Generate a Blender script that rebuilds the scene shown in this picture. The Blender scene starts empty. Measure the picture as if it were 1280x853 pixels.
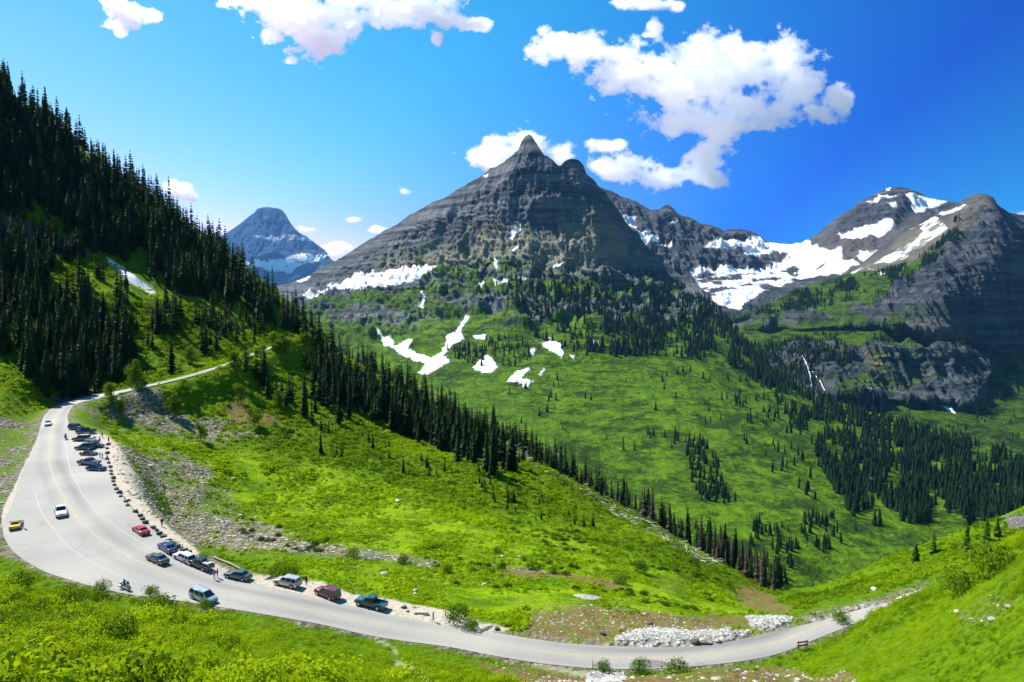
import bpy, math, random
import numpy as np
from math import radians, sin, cos, pi

# ------------------------------------------------------------------ scene basics
scene = bpy.context.scene
COL = scene.collection
rng = np.random.default_rng(7)
random.seed(7)
F = 850.0; YH = 380.0; CX = 640.0; CY = 426.5
PITCH = math.atan((CY - YH) / F)
cp, sp = cos(PITCH), sin(PITCH)

def unproj(px, py, Y):
    """photo pixel + distance ahead of the camera -> world point"""
    a = (np.asarray(px, float) - CX) / F; v = -(np.asarray(py, float) - CY) / F
    d = np.asarray(Y, float) / (cp + v * sp)
    return a * d, np.asarray(Y, float) + 0 * a, d * (-sp + v * cp)

def proj(X, Y, Z):
    d = Y * cp - Z * sp
    u = Y * sp + Z * cp
    return CX + F * X / d, CY - F * u / d

def py_of(Y, Z):
    return proj(0 * Y, Y, Z)[1]

# ------------------------------------------------------------------ noise
def _h(ix, iy, iz, seed):
    n = (ix.astype(np.int64) * 374761393 + iy.astype(np.int64) * 668265263 + iz.astype(np.int64) * 2147483647 + seed * 1274126177) & 0xFFFFFFFF
    n = ((n ^ (n >> 13)) * 1274126177) & 0xFFFFFFFF
    n = ((n ^ (n >> 15)) * 2246822519) & 0xFFFFFFFF
    return ((n ^ (n >> 16)) & 0xFFFFFF) / float(0xFFFFFF)

def vnoise(x, y, z=None, seed=0):
    x = np.asarray(x, float); y = np.asarray(y, float)
    z = np.zeros_like(x) if z is None else np.asarray(z, float)
    x0 = np.floor(x); y0 = np.floor(y); z0 = np.floor(z)
    fx, fy, fz = x - x0, y - y0, z - z0
    fx = fx * fx * fx * (fx * (fx * 6 - 15) + 10); fy = fy * fy * fy * (fy * (fy * 6 - 15) + 10); fz = fz * fz * fz * (fz * (fz * 6 - 15) + 10)
    r = 0
    for dx in (0, 1):
        wx = fx if dx else 1 - fx
        for dy in (0, 1):
            wy = fy if dy else 1 - fy
            for dz in (0, 1):
                wz = fz if dz else 1 - fz
                r = r + wx * wy * wz * _h(x0 + dx, y0 + dy, z0 + dz, seed)
    return r * 2 - 1

def fbm(x, y, z=None, oct=5, seed=0, gain=.5):
    a, s, t = 1.0, 0, 0
    z = 0 * np.asarray(x, float) if z is None else z
    for k in range(oct):
        f = 2.03 ** k
        s = s + a * vnoise(x * f + 17.3 * k, y * f - 9.1 * k, z * f + 5.7 * k, seed + k); t += a; a *= gain
    return s / t

def ridged(x, y, z=None, oct=4, seed=0, gain=.5):
    a, s, t = 1.0, 0, 0
    z = 0 * np.asarray(x, float) if z is None else z
    for k in range(oct):
        f = 2.07 ** k
        s = s + a * (1 - 2 * np.abs(vnoise(x * f + 7.7 * k, y * f, z * f, seed + k))); t += a; a *= gain
    return s / t

def sstep(a, b, x):
    t = np.clip((x - a) / (b - a), 0, 1); return t * t * (3 - 2 * t)

# ------------------------------------------------------------------ thin plate splines
class TPS:
    def __init__(s, P, v, lam=0.0):
        P = np.array(P, float); v = np.array(v, float); n = len(P); m = P.shape[1]
        r = np.sqrt(((P[:, None] - P[None]) ** 2).sum(-1))
        K = np.where(r > 0, r * r * np.log(r + 1e-12), 0) + lam * np.eye(n)
        A = np.zeros((n + m + 1, n + m + 1)); A[:n, :n] = K
        A[:n, n] = 1; A[n, :n] = 1; A[:n, n + 1:] = P; A[n + 1:, :n] = P.T
        w = np.linalg.solve(A, np.r_[v, np.zeros(m + 1)])
        s.P, s.w, s.n = P, w, n
    def __call__(s, *q):
        sh = np.shape(q[0]); Q = np.stack([np.ravel(c) for c in q], -1)
        out = np.zeros(len(Q))
        for i in range(0, len(Q), 40000):
            q_ = Q[i:i + 40000]
            r2 = ((q_[:, None] - s.P[None]) ** 2).sum(-1)
            out[i:i + 40000] = (.5 * r2 * np.log(r2 + 1e-20)) @ s.w[:s.n] + s.w[s.n] + q_ @ s.w[s.n + 1:]
        return out.reshape(sh)

# ------------------------------------------------------------------ polygons in the picture -> soft masks on the land
def poly_sd(px, py, poly):
    """signed distance, + inside"""
    P = np.array(poly, float); n = len(P)
    best = np.full(np.shape(px), 1e18); inside = np.zeros(np.shape(px), bool)
    for i in range(n):
        ax, ay = P[i]; bx, by = P[(i + 1) % n]
        ex, ey = bx - ax, by - ay
        t = np.clip(((px - ax) * ex + (py - ay) * ey) / (ex * ex + ey * ey + 1e-12), 0, 1)
        best = np.minimum(best, (px - ax - t * ex) ** 2 + (py - ay - t * ey) ** 2)
        with np.errstate(divide='ignore', invalid='ignore'):
            c = ((ay > py) != (by > py)) & (px < (bx - ax) * (py - ay) / (by - ay + 1e-15) + ax)
        inside ^= c
    return np.where(inside, 1, -1) * np.sqrt(best)

def pmask(px, py, polys, soft=3.0, nz=0, off=0.0):
    m = np.full(np.shape(px), -1e9)
    for p in polys: m = np.maximum(m, poly_sd(px, py, p))
    return sstep(-soft, soft, m + nz + off)

# ------------------------------------------------------------------ object helpers
def meta(o, label=None, cat=None, group=None, kind=None):
    if label: o['label'] = label
    if cat: o['category'] = cat
    if group: o['group'] = group
    if kind: o['kind'] = kind
    return o

def mesh_np(name, V, faces, mat=None, smooth=True, attrs=None, parent=None, mats=None, mat_idx=None, uv=None):
    """V (n,3); faces (m,3) or (m,4) int array"""
    V = np.ascontiguousarray(V, np.float32); faces = np.ascontiguousarray(faces, np.int32)
    me = bpy.data.meshes.new(name); k = faces.shape[1]; m = len(faces)
    me.vertices.add(len(V)); me.vertices.foreach_set('co', V.ravel())
    me.loops.add(m * k); me.loops.foreach_set('vertex_index', faces.ravel())
    me.polygons.add(m); me.polygons.foreach_set('loop_start', np.arange(0, m * k, k, dtype=np.int32))
    me.polygons.foreach_set('loop_total', np.full(m, k, np.int32))
    me.polygons.foreach_set('use_smooth', np.full(m, bool(smooth)))
    for mm in (mats or ([mat] if mat else [])): me.materials.append(mm)
    if mat_idx is not None: me.polygons.foreach_set('material_index', np.ascontiguousarray(mat_idx, np.int32))
    me.update(calc_edges=True)
    for an, av in (attrs or {}).items():
        av = np.asarray(av, np.float32)
        if av.ndim == 1:
            a = me.attributes.new(an, 'FLOAT', 'POINT'); a.data.foreach_set('value', av)
        else:
            a = me.attributes.new(an, 'FLOAT_COLOR', 'POINT'); a.data.foreach_set('color', np.c_[av, np.ones((len(av), 4 - av.shape[1]))].astype(np.float32).ravel())
    o = bpy.data.objects.new(name, me); COL.objects.link(o)
    if parent is not None: o.parent = parent
    return o

def grid_faces(nr, nc):
    i, j = np.meshgrid(np.arange(nr - 1), np.arange(nc - 1), indexing='ij')
    a = (i * nc + j).ravel()
    return np.stack([a, a + 1, a + nc + 1, a + nc], -1)

# ------------------------------------------------------------------ node helpers
def new_mat(name):
    m = bpy.data.materials.new(name); m.use_nodes = True
    nt = m.node_tree; nt.nodes.clear()
    out = nt.nodes.new('ShaderNodeOutputMaterial'); b = nt.nodes.new('ShaderNodeBsdfPrincipled')
    nt.links.new(b.outputs[0], out.inputs[0])
    return m, nt, b

class N:
    def __init__(s, nt): s.nt = nt; s.L = nt.links.new
    def n(s, t, **kw):
        x = s.nt.nodes.new(t)
        for k, v in kw.items(): setattr(x, k, v)
        return x
    def put(s, inp, v):
        if v is None: return
        if hasattr(v, 'links') or isinstance(v, bpy.types.NodeSocket): s.L(v, inp)
        else:
            if isinstance(v, (tuple, list)) and len(v) == 3 and inp.type == 'RGBA': v = (*v, 1)
            inp.default_value = v
    def attr(s, name):
        a = s.n('ShaderNodeAttribute'); a.attribute_name = name; return a
    def pos(s): return s.n('ShaderNodeNewGeometry').outputs['Position']
    def noise(s, vec, scale, detail=4, rough=.55, dist=0):
        x = s.n('ShaderNodeTexNoise'); s.put(x.inputs['Vector'], vec)
        x.inputs['Scale'].default_value = scale; x.inputs['Detail'].default_value = detail
        x.inputs['Roughness'].default_value = rough; x.inputs['Distortion'].default_value = dist
        return x.outputs[0]
    def vor(s, vec, scale, feature='F1', out=0):
        x = s.n('ShaderNodeTexVoronoi', feature=feature); s.put(x.inputs['Vector'], vec); x.inputs['Scale'].default_value = scale
        return x.outputs[out]
    def ramp(s, fac, stops, interp='LINEAR'):
        x = s.n('ShaderNodeValToRGB'); x.color_ramp.interpolation = interp; s.put(x.inputs[0], fac)
        el = x.color_ramp.elements
        while len(el) < len(stops): el.new(.5)
        for e, (p, c) in zip(el, stops):
            e.position = p; e.color = (c, c, c, 1) if isinstance(c, (int, float)) else (*c, 1)
        return x.outputs[0]
    def math(s, op, a, b=None, c=None, clamp=False):
        x = s.n('ShaderNodeMath', operation=op, use_clamp=clamp)
        s.put(x.inputs[0], a); s.put(x.inputs[1], b)
        if c is not None: s.put(x.inputs[2], c)
        return x.outputs[0]
    def mix(s, fac, a, b, blend='MIX'):
        x = s.n('ShaderNodeMix', data_type='RGBA', blend_type=blend)
        s.put(x.inputs[0], fac); s.put(x.inputs[6], a); s.put(x.inputs[7], b)
        return x.outputs[2]
    def mapping(s, vec, scale=(1, 1, 1), rot=(0, 0, 0)):
        x = s.n('ShaderNodeMapping'); s.put(x.inputs[0], vec); x.inputs['Scale'].default_value = scale; x.inputs['Rotation'].default_value = rot
        return x.outputs[0]
    def bump(s, h, strength=.5, dist=1.0, normal=None):
        x = s.n('ShaderNodeBump'); s.put(x.inputs['Height'], h); x.inputs['Strength'].default_value = strength; x.inputs['Distance'].default_value = dist
        if normal is not None: s.put(x.inputs['Normal'], normal)
        return x.outputs[0]

def simple_mat(name, color, rough=.7, metal=0, spec=.5, var=0.0, vscale=3.0, coat=0):
    m, nt, b = new_mat(name); n = N(nt)
    b.inputs['Roughness'].default_value = rough; b.inputs['Metallic'].default_value = metal
    b.inputs['Specular IOR Level'].default_value = spec; b.inputs['Coat Weight'].default_value = coat
    b.inputs['Coat Roughness'].default_value = .06
    tc = n.n('ShaderNodeTexCoord').outputs['Object']
    nz = n.noise(tc, vscale, 4)
    c2 = tuple(max(0, c * (1 - var)) for c in color); c1 = tuple(min(1, c * (1 + var)) for c in color)
    n.put(b.inputs['Base Color'], n.ramp(nz, [(.3, c2), (.7, c1)]))
    return m
# ================================================================== THE NEAR VALLEY (ground)
# road surface height, from points along the road (px, py, Z)
road_pts = [(1400,668,-54),(1300,700,-53.6),(1200,732,-53),(1098,762,-50.8),(977,803,-52.3),(860,820,-53.0),(700,812,-52.9),(560,795,-52),(461,775,-50.8),
 (330,750,-49),(234,727,-47.4),(170,703,-45.8),(112,664,-43.9),(81,624,-42.4),(61,581,-41),(65,534,-39),(79,507,-37.3),(95,503,-36.6),
 (148,491,-34),(206,478,-31.9),(241,469,-30),(282,457,-27.5),(323,440,-24.6),(351,431,-22),(400,416,-19),
 (15,690,-44.7),(2,655,-43.3),(30,600,-41.6),(140,600,-41.8),(133,560,-40.6),(200,670,-45.2),(300,728,-48.6),(60,712,-45.4),(180,740,-47.0)]
_rp = []
for px_, py_, z_ in road_pts:
    v = -(py_ - CY) / F; Yv = z_ * (cp + v * sp) / (-sp + v * cp)
    X_, Y_, Z_ = unproj(px_, py_, Yv); _rp.append((float(X_), float(Y_), float(Z_)))
_rp = np.array(_rp)
ZR = TPS(_rp[:, :2] / 100, _rp[:, 2], lam=.002)
def zroad(X, Y): return ZR(np.asarray(X) / 100, np.asarray(Y) / 100)
def on_road(px, py):
    """photo pixel -> point on the road surface"""
    px = np.asarray(px, float); py = np.asarray(py, float)
    a = (px - CX) / F; v = -(py - CY) / F; Z = np.full(px.shape, -45.0)
    z0 = np.interp(np.ravel(px), [-50, 0, 1300], [-43, -44, -52]).reshape(px.shape); Z = z0
    for _ in range(60):
        d = Z / (-sp + v * cp); Y = d * (cp + v * sp); X = a * d
        Z = .5 * Z + .5 * zroad(X, Y)
    return np.stack([X, Y, Z], -1)

# paired edges of the pavement: (outer/near edge) and (inner/far edge)
segs = [
 ([(1400,675),(1300,706),(1200,738),(1150,755),(1096,769)], [(1400,664),(1300,695),(1200,726),(1150,743),(1096,757)]),
 ([(1096,769),(1053,786),(1010,803),(977,818),(922,828),(860,834),(794,837),(736,836)], [(1096,757),(1067,764),(1029,776),(977,787),(922,801),(860,810),(800,809),(740,807)]),
 ([(736,836),(663,828),(607,818),(560,808),(499,801),(461,795)], [(740,807),(700,804),(654,797),(607,789),(560,782),(499,771),(461,762)]),
 ([(461,795),(405,781),(330,768),(280,760),(234,752)], [(461,762),(405,750),(330,733),(305,725),(276,712)]),
 ([(234,752),(180,746),(139,740),(100,729),(56,716),(34,703)], [(276,712),(240,692),(214,678),(200,668),(188,660)]),
 ([(34,703),(15,690),(4,671),(2,654)], [(188,660),(169,640),(159,630)]),
 ([(2,654),(11,641),(19,619),(24,600),(28,591)], [(159,630),(148,613),(141,600)]),
 ([(28,591),(39,568),(47,546)], [(141,600),(137,585),(133,570),(131,555),(122,543)]),
 ([(47,546),(54,521),(64,510)], [(122,543),(95,536),(86,530),(84,520),(88,513)]),
]
def resamp(P, n):
    P = np.array(P, float); s = np.r_[0, np.cumsum(np.sqrt((np.diff(P, axis=0) ** 2).sum(1)))]
    t = np.linspace(0, s[-1], n); return np.stack([np.interp(t, s, P[:, k]) for k in range(P.shape[1])], -1)
def smooth(P, it=2):
    P = P.copy()
    for _ in range(it): P[1:-1] = .25 * P[:-2] + .5 * P[1:-1] + .25 * P[2:]
    return P
NO, NI = [], []
for a_, b_ in segs:
    A = on_road(*np.array(resamp(a_, 40)).T); B = on_road(*np.array(resamp(b_, 40)).T)
    L = max(np.linalg.norm(np.diff(A, axis=0), axis=1).sum(), np.linalg.norm(np.diff(B, axis=0), axis=1).sum())
    k = max(3, int(L / 1.2))
    A, B = resamp(A, k), resamp(B, k); NO.append(A[:-1]); NI.append(B[:-1])
# upper road: centre line and width
cpx = resamp([(79,506),(95,501.5),(112,498),(130,494.5),(148,491),(206,478.5),(241,469.5),(282,457),(323,440.5),(351,430.5),(400,415.5)], 60)
Cn = on_road(cpx[:, 0], cpx[:, 1]); Cn = smooth(resamp(Cn, 150), 6)
T = np.gradient(Cn, axis=0); T[:, 2] = 0; T /= np.linalg.norm(T, axis=1)[:, None]
Nn = np.stack([-T[:, 1], T[:, 0], 0 * T[:, 0]], -1)
W = np.interp(np.arange(150), [0, 25, 60, 149], [4.6, 2.8, 1.9, 1.5])[:, None]
NO.append(Cn + Nn * W); NI.append(Cn - Nn * W)
RO = smooth(np.concatenate(NO), 8); RI = smooth(np.concatenate(NI), 8)
RO[:, 2] = zroad(RO[:, 0], RO[:, 1]); RI[:, 2] = zroad(RI[:, 0], RI[:, 1])
ROAD_POLY = np.concatenate([RO[:, :2], RI[::-1, :2]])

def road_sd(X, Y, step=3):
    """distance outside the pavement in metres (negative inside)"""
    P = np.concatenate([RO[::step, :2], RI[::-1][::step, :2]])
    out = np.full(np.shape(X), 1e3)
    m = (Y > 60) & (Y < 480) & (X > -280) & (X < 220)
    out[m] = -poly_sd(X[m], Y[m], P)
    return out

# ---- land controls: (px, py, Y) on what the photo shows; hidden land as (px, Y, Z) in HID
CT = [
 # foreground slope, left and centre
 (-250,853,58),(0,853,60),(150,853,56),(300,853,52),(430,853,58),(520,853,66),(600,853,76),(-200,760,92),(0,770,90),(120,790,84),(240,800,82),(350,810,80),(450,830,80),
 (0,725,108),(90,745,106),(170,757,103),(300,778,98),(400,795,93),
 # centre bottom bank below the road
 (680,853,88),(760,853,91),(860,853,92),(940,853,90),
 # right foreground hill
 (1000,853,66),(1080,853,54),(1180,853,44),(1280,853,38),(1400,853,34),(1010,826,82),(1060,800,80),(1080,820,66),(1180,790,56),(1280,760,46),(1400,740,42),
 (1100,764,82),(1120,757,83),(1140,749,84),(1200,721,84),(1250,698,78),(1290,670,74),(1400,600,74),(1330,650,72),
 # meadow beyond the road
 (700,780,114),(600,760,120),(500,740,128),(400,720,134),(330,700,140),(780,775,117),(880,785,116),(640,720,142),(540,700,150),(440,690,152),(330,670,166),
 (250,650,170),(200,610,186),(165,590,190),(170,620,172),(220,672,160),(800,740,138),(900,765,140),(940,760,152),(720,690,172),(600,660,188),(450,640,196),(330,620,210),
 (850,710,180),(930,740,186),(980,760,150),(980,775,130),(1040,760,135),(1080,745,150),(1150,722,165),
 (200,560,220),(300,570,236),(420,580,240),(540,600,240),(660,640,236),(760,670,226),(860,690,220),
 (150,540,236),(250,545,252),(360,560,256),(480,570,266),(580,580,275),(700,610,272),
 # gravel slope under the upper road
 (115,520,250),(140,515,252),(180,510,256),(180,540,240),(240,520,264),(300,535,262),(240,490,280),(300,480,300),(300,510,280),(360,520,290),(350,470,330),(420,520,320),
 # near ridge crest with forest
 (450,500,360),(520,510,380),(460,462,420),(540,505,396),(620,548,362),(560,560,320),(640,580,312),(720,598,330),(800,646,292),(860,682,268),(760,640,280),
 (920,716,246),(985,748,226),
 # right hillside crest
 (1020,738,240),(1100,703,270),(1200,668,300),(1280,640,320),(1400,600,350),(1050,745,180),(1120,715,210),(1200,690,230),(1280,665,245),(1350,660,180),
 # left bank beside the road and the wooded slope
 (-60,690,128),(-80,640,140),(0,600,162),(-40,560,185),(10,560,180),(30,535,205),(-20,500,225),(20,490,236),(50,490,250),(-150,560,200),(-200,480,250),
 (-60,430,270),(20,440,268),(80,462,276),(110,470,284),(160,455,300),(200,440,312),(150,420,320),(230,430,330),
 (-250,400,280),(0,380,310),(80,390,320),(150,380,340),(0,320,350),(100,340,360),(-200,300,340),(250,400,360),(320,420,388),(300,400,400),
 (0,250,385),(-200,180,400),(100,280,405),(200,325,420),(280,360,440),(340,402,430),(390,430,440),
 (0,118,440),(-100,60,430),(-250,-40,420),(50,146,450),(100,186,462),(150,222,478),(200,254,492),(250,294,510),(300,332,530),(340,368,548),(370,394,556),(400,422,520),(430,446,470),
]
HID = [ # px, Y, Z   (behind crests, under the camera)
 (0,560,90),(-200,560,130),(100,600,40),(200,640,0),(300,680,-50),(400,660,-90),(460,560,-110),(520,520,-120),(620,480,-150),(720,440,-165),(800,400,-175),(900,350,-170),
 (985,310,-160),(1100,360,-170),(1200,400,-175),(1400,470,-180),
 (0,900,-60),(200,900,-180),(400,900,-320),(640,900,-400),(900,900,-420),(1100,900,-420),(1400,900,-420),(640,700,-330),(900,700,-340),(1100,700,-350),(1400,700,-340),(300,800,-190),(0,750,0),
 (1100,98,-47),(1150,104,-49),(1200,108,-50.5),(1300,115,-51.5),(1400,112,-52),(1290,96,-45),(1400,92,-45),
 (640,40,-24),(640,20,-14),(640,8,-7),(300,25,-16),(1000,25,-15),(0,30,-18),(1400,18,-10),(-250,25,-14),(300,8,-7),(1000,8,-6),(-250,8,-5),(1400,8,-4),(800,60,-34),(900,60,-33),(640,60,-34),
]
cx_, cy_, cv_ = [], [], []
for px_, py_, Yv in CT: cx_.append(px_ / F); cy_.append(math.log(Yv) * .9); cv_.append(py_)
for px_, Yv, Zv in HID:
    cx_.append(px_ / F); cy_.append(math.log(Yv) * .9); cv_.append(float(proj(0.0, Yv, Zv)[1]))
LAND = TPS(np.stack([cx_, cy_], -1), cv_, lam=.0004)
def land_raw(px, Y):
    py = LAND(px / F, np.log(Y) * .9)
    py = np.minimum(py, 1500)
    return unproj(px, py, Y)[2]
def px_at(X, Y, Z=None):
    Z = -.1 * np.asarray(Y) if Z is None else Z
    return proj(X, Y, Z)[0]

nc, nr = 900, 620
PXC = np.linspace(-330, 1610, nc)
YR = np.exp(np.linspace(math.log(9), math.log(900), nr))
# columns are fixed lines of X/Y so the sheet is a true height field
SX = (PXC - CX) / F
Yg, Sg = np.meshgrid(YR, SX, indexing='ij')
Xg = Sg * Yg * 1.02
Zg = np.zeros_like(Xg) - .3 * Yg
for _ in range(3):
    pxg = proj(Xg, Yg, Zg)[0]
    pyg = LAND(pxg / F, np.log(Yg) * .9)
    Zg = unproj(pxg, np.clip(pyg, -900, 1500), Yg)[2]
ZR_g = zroad(Xg, Yg)
SD = road_sd(Xg, Yg)
pxg, pyg = proj(Xg, Yg, Zg)
# relief of the open land
amp = np.interp(Yg, [20, 100, 300, 700], [.5, .8, 2.2, 5])
rel = amp * fbm(Xg / 14, Yg / 14, oct=6, seed=3) + amp * .35 * ridged(Xg / 5, Yg / 7, oct=3, seed=9)
Zt = Zg + rel
w = sstep(2.0, 13.0, SD)
w2 = sstep(0, 3.0, SD)
Zt = ZR_g * (1 - w) + Zt * w
Zt = Zt - .12 * (1 - sstep(-2.5, .6, SD)) - .03
Zt = Zt + w2 * (1 - w) * .25 * fbm(Xg / 2.5, Yg / 2.5, oct=3, seed=4)
pxg, pyg = proj(Xg, Yg, Zt)
# what the camera can see of it
vis = np.zeros_like(pyg, bool)
cm = np.minimum.accumulate(pyg, axis=0)
vis[1:] = pyg[1:] <= cm[:-1] + .8
wx = 9 * fbm(Xg / 9, Yg / 9, oct=5, seed=21)          # ragged borders (pixels)
wx2 = 5 * fbm(Xg / 4, Yg / 4, oct=4, seed=25)

GRAVEL = [
 [(-80,500),(15,520),(42,528),(46,545),(34,575),(24,600),(16,625),(8,645),(-2,660),(-30,690),(-120,700)],
 [(95,500),(160,492),(200,488),(215,500),(250,520),(300,530),(345,546),(300,552),(235,548),(180,540),(140,540),(120,530),(105,515)],
 [(138,548),(170,556),(215,566),(260,585),(290,620),(330,655),(400,676),(470,686),(550,702),(548,710),(470,702),(400,694),(345,690),(290,684),(240,684),(205,660),(180,645),(165,625),(150,600),(140,580)],
 [(1195,765),(1225,745),(1262,738),(1280,752),(1250,775),(1205,792)],
]
SOIL = [
 [(670,765),(740,755),(810,765),(900,776),(925,790),(900,798),(780,802),(700,802),(650,795),(655,780)],
 [(600,829),(690,842),(760,846),(860,844),(900,838),(980,832),(1010,842),(1020,860),(640,860)],
 [(1010,850),(1060,838),(1075,860),(1000,862)],
 [(880,768),(930,774),(985,770),(990,778),(930,786),(890,785)],
 [(630,715),(700,712),(780,730),(760,735),(700,722),(640,722)],
 [(930,726),(960,742),(985,762),(975,768),(940,762),(915,745)],
 [(300,500),(350,530),(300,535),(275,515)],
]
WHITE = [
 [(768,798),(790,789),(820,785),(860,789),(905,788),(935,791),(925,800),(880,806),(800,809),(770,806)],
 [(932,771),(960,770),(992,772),(985,783),(955,788),(940,782)],
 [(735,842),(770,836),(780,845),(775,860),(735,860)],
 [(1030,772),(1050,762),(1096,753),(1098,758),(1060,763),(1035,775)],
]
SNOWN = [[(130,322),(148,331),(170,346),(190,360),(197,370),(188,368),(166,355),(146,342),(132,330)]]
SMOOTH = [ # short bright meadow
 [(135,545),(200,548),(300,566),(420,590),(560,630),(680,660),(800,700),(900,740),(960,766),(900,775),(800,760),(640,740),(520,715),(430,690),(330,660),(280,620),(230,580),(150,560)],
 [(330,700),(430,698),(560,712),(700,735),(860,765),(870,785),(760,800),(650,795),(560,772),(450,742),(350,722)],
 [(75,318),(130,350),(180,378),(150,380),(100,345)],
]
mg = pmask(pxg, pyg, GRAVEL, 6, wx * 1.4) * (1 - .85 * sstep(-.12, .22, fbm(Xg / 9, Yg / 14, oct=5, seed=77)))
STREAM = [[(285,676),(330,666),(400,681),(470,690),(552,702),(548,709),(470,700),(400,692),(345,688),(290,686)], [(600,706),(650,709),(700,716),(650,715)]]
mg = np.maximum(mg, pmask(pxg, pyg, STREAM, 1.5, wx2 * .4))
mg = np.maximum(mg, (1 - sstep(.2, np.where(pyg > np.interp(pxg, [-100, 139, 330, 736, 1100], [668, 735, 764, 828, 762]), 1.2, 3.2) * np.where((pyg < 500) & (pxg > 110), .15, 1.0) + .21, SD + .25 * wx2)) * .999)
msoil = pmask(pxg, pyg, SOIL, 5, wx)
mwhite = pmask(pxg, pyg, WHITE, 1.5, wx2 * .5)
msnow = pmask(pxg, pyg, SNOWN, .7, wx2 * .12)
msm = pmask(pxg, pyg, SMOOTH, 8, wx)
# rock step in the wooded slope, upper left
mrock = pmask(pxg, pyg, [[(-100,272),(20,276),(60,290),(110,305),(112,322),(70,318),(20,305),(-100,300)], [(100,505),(60,500),(90,490),(170,488),(130,497)], [(1258,646),(1275,640),(1300,650),(1300,664),(1262,660)]], 3, wx2)
# sand shoulder past the boulders
msand = pmask(pxg, pyg, [[(118,540),(134,544),(148,556),(158,575),(168,592),(180,606),(178,622),(190,640),(214,662),(238,680),(252,694),(285,712),(322,718),(350,722),(400,728),(440,742),(484,748),(520,756),(570,764),(586,775),(640,786),(600,792),(500,775),(400,750),(330,735),(280,716),(200,672),(160,632),(140,600),(132,570)],
  [(24,590),(40,560),(46,548),(44,570),(30,600),(22,625),(12,645),(0,660),(2,640),(14,612)]], 1.6, wx2 * .35)
TRAIL = [[(466,797),(480,802),(494,812),(500,822),(494,820),(486,808),(472,802)], [(484,823),(500,826),(520,836),(545,858),(530,858),(512,842),(490,830)], [(663,829),(700,834),(740,840),(760,850),(740,850),(700,840),(670,834)]]
mtrail = pmask(pxg, pyg, TRAIL, 1.6, wx2 * .2)
msand = np.maximum(msand, mtrail * .6)
mA = np.stack([mg, msoil, msm], -1).reshape(-1, 3)
mB = np.stack([mwhite, msnow, mrock], -1).reshape(-1, 3)

def mat_ground():
    m, nt, b = new_mat('valley_ground'); n = N(nt); P = n.pos()
    A = n.n('ShaderNodeSeparateColor'); n.L(n.attr('mA').outputs['Color'], A.inputs[0])
    B = n.n('ShaderNodeSeparateColor'); n.L(n.attr('mB').outputs['Color'], B.inputs[0])
    sand = n.attr('sand').outputs['Fac']
    g1 = n.noise(P, .12, 6, .65); g2 = n.noise(P, 1.3, 5, .7); g3 = n.noise(P, .035, 4, .6)
    shrub = n.mix(n.ramp(g2, [(.38, 0), (.62, 1)]), (.04, .10, .001), (.12, .22, .002))
    shrub = n.mix(n.ramp(g1, [(.35, 0), (.65, .7)]), shrub, (.12, .21, .002))
    meadow = n.mix(n.ramp(g2, [(.35, 0), (.68, 1)]), (.135, .25, .001), (.28, .41, .002))
    meadow = n.mix(n.ramp(n.noise(n.mapping(P, (.05, .16, .3), (0, 0, .5)), 1, 6, .7), [(.40, .85), (.56, 0)]), meadow, (.05, .13, .001))
    meadow = n.mix(n.ramp(g1, [(.50, 0), (.66, .6)]), meadow, (.20, .25, .02))
    col = n.mix(A.outputs[2], shrub, meadow)
    soil = n.mix(n.ramp(g2, [(.38, 0), (.6, 1)]), (.13, .10, .035), (.24, .14, .07))
    soil = n.mix(n.ramp(n.noise(P, .7, 4, .7), [(.48, 0), (.56, .8)]), soil, (.13, .18, .02))
    col = n.mix(A.outputs[1], col, soil)
    stones = n.vor(P, 1.1, out=1); st = n.n('ShaderNodeSeparateColor'); n.L(stones, st.inputs[0])
    grav = n.ramp(st.outputs[0], [(0, (.09, .085, .075)), (.45, (.18, .16, .125)), (.8, (.28, .25, .20)), (1, (.45, .42, .37))])
    grav = n.mix(n.ramp(g1, [(.42, 0), (.58, .65)]), grav, (.24, .19, .12))
    grav = n.mix(n.ramp(n.noise(P, .25, 5, .7), [(.50, 0), (.60, .85)]), grav, (.12, .18, .01))
    col = n.mix(A.outputs[0], col, grav)
    rock = n.mix(n.noise(n.mapping(P, (.3, .3, 2)), 1, 5), (.05, .055, .06), (.18, .17, .16))
    col = n.mix(B.outputs[2], col, rock)
    sc = n.mix(n.noise(P, .8, 5, .7), (.34, .29, .22), (.50, .45, .37))
    col = n.mix(sand, col, sc)
    wh = n.ramp(st.outputs[1], [(0, (.14, .135, .12)), (.3, (.30, .29, .27)), (1, (.46, .45, .42))])
    col = n.mix(B.outputs[0], col, wh)
    col = n.mix(B.outputs[1], col, n.mix(n.ramp(g2, [(.35, 0), (.75, 1)]), (.86, .88, .91), (.50, .48, .43)))
    n.put(b.inputs['Base Color'], col); b.inputs['Roughness'].default_value = .95; b.inputs['Specular IOR Level'].default_value = .06
    hb = n.math('ADD', n.math('MULTIPLY', g2, 1.0), n.math('MULTIPLY', n.vor(P, 1.1), n.math('ADD', A.outputs[0], B.outputs[0])))
    keep = n.math('SUBTRACT', 1.0, n.math('MAXIMUM', n.math('MULTIPLY', sand, .75), B.outputs[1]))
    n.put(b.inputs['Normal'], n.bump(n.math('MULTIPLY', hb, keep), .9, .9))
    return m
ground = mesh_np('ground', np.stack([Xg, Yg, Zt], -1).reshape(-1, 3), grid_faces(nr, nc), mat_ground(),
                 attrs={'mA': mA, 'mB': mB, 'sand': msand.ravel()})
meta(ground, 'steep green valley side dropping from the viewpoint past the road', kind='structure')

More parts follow.
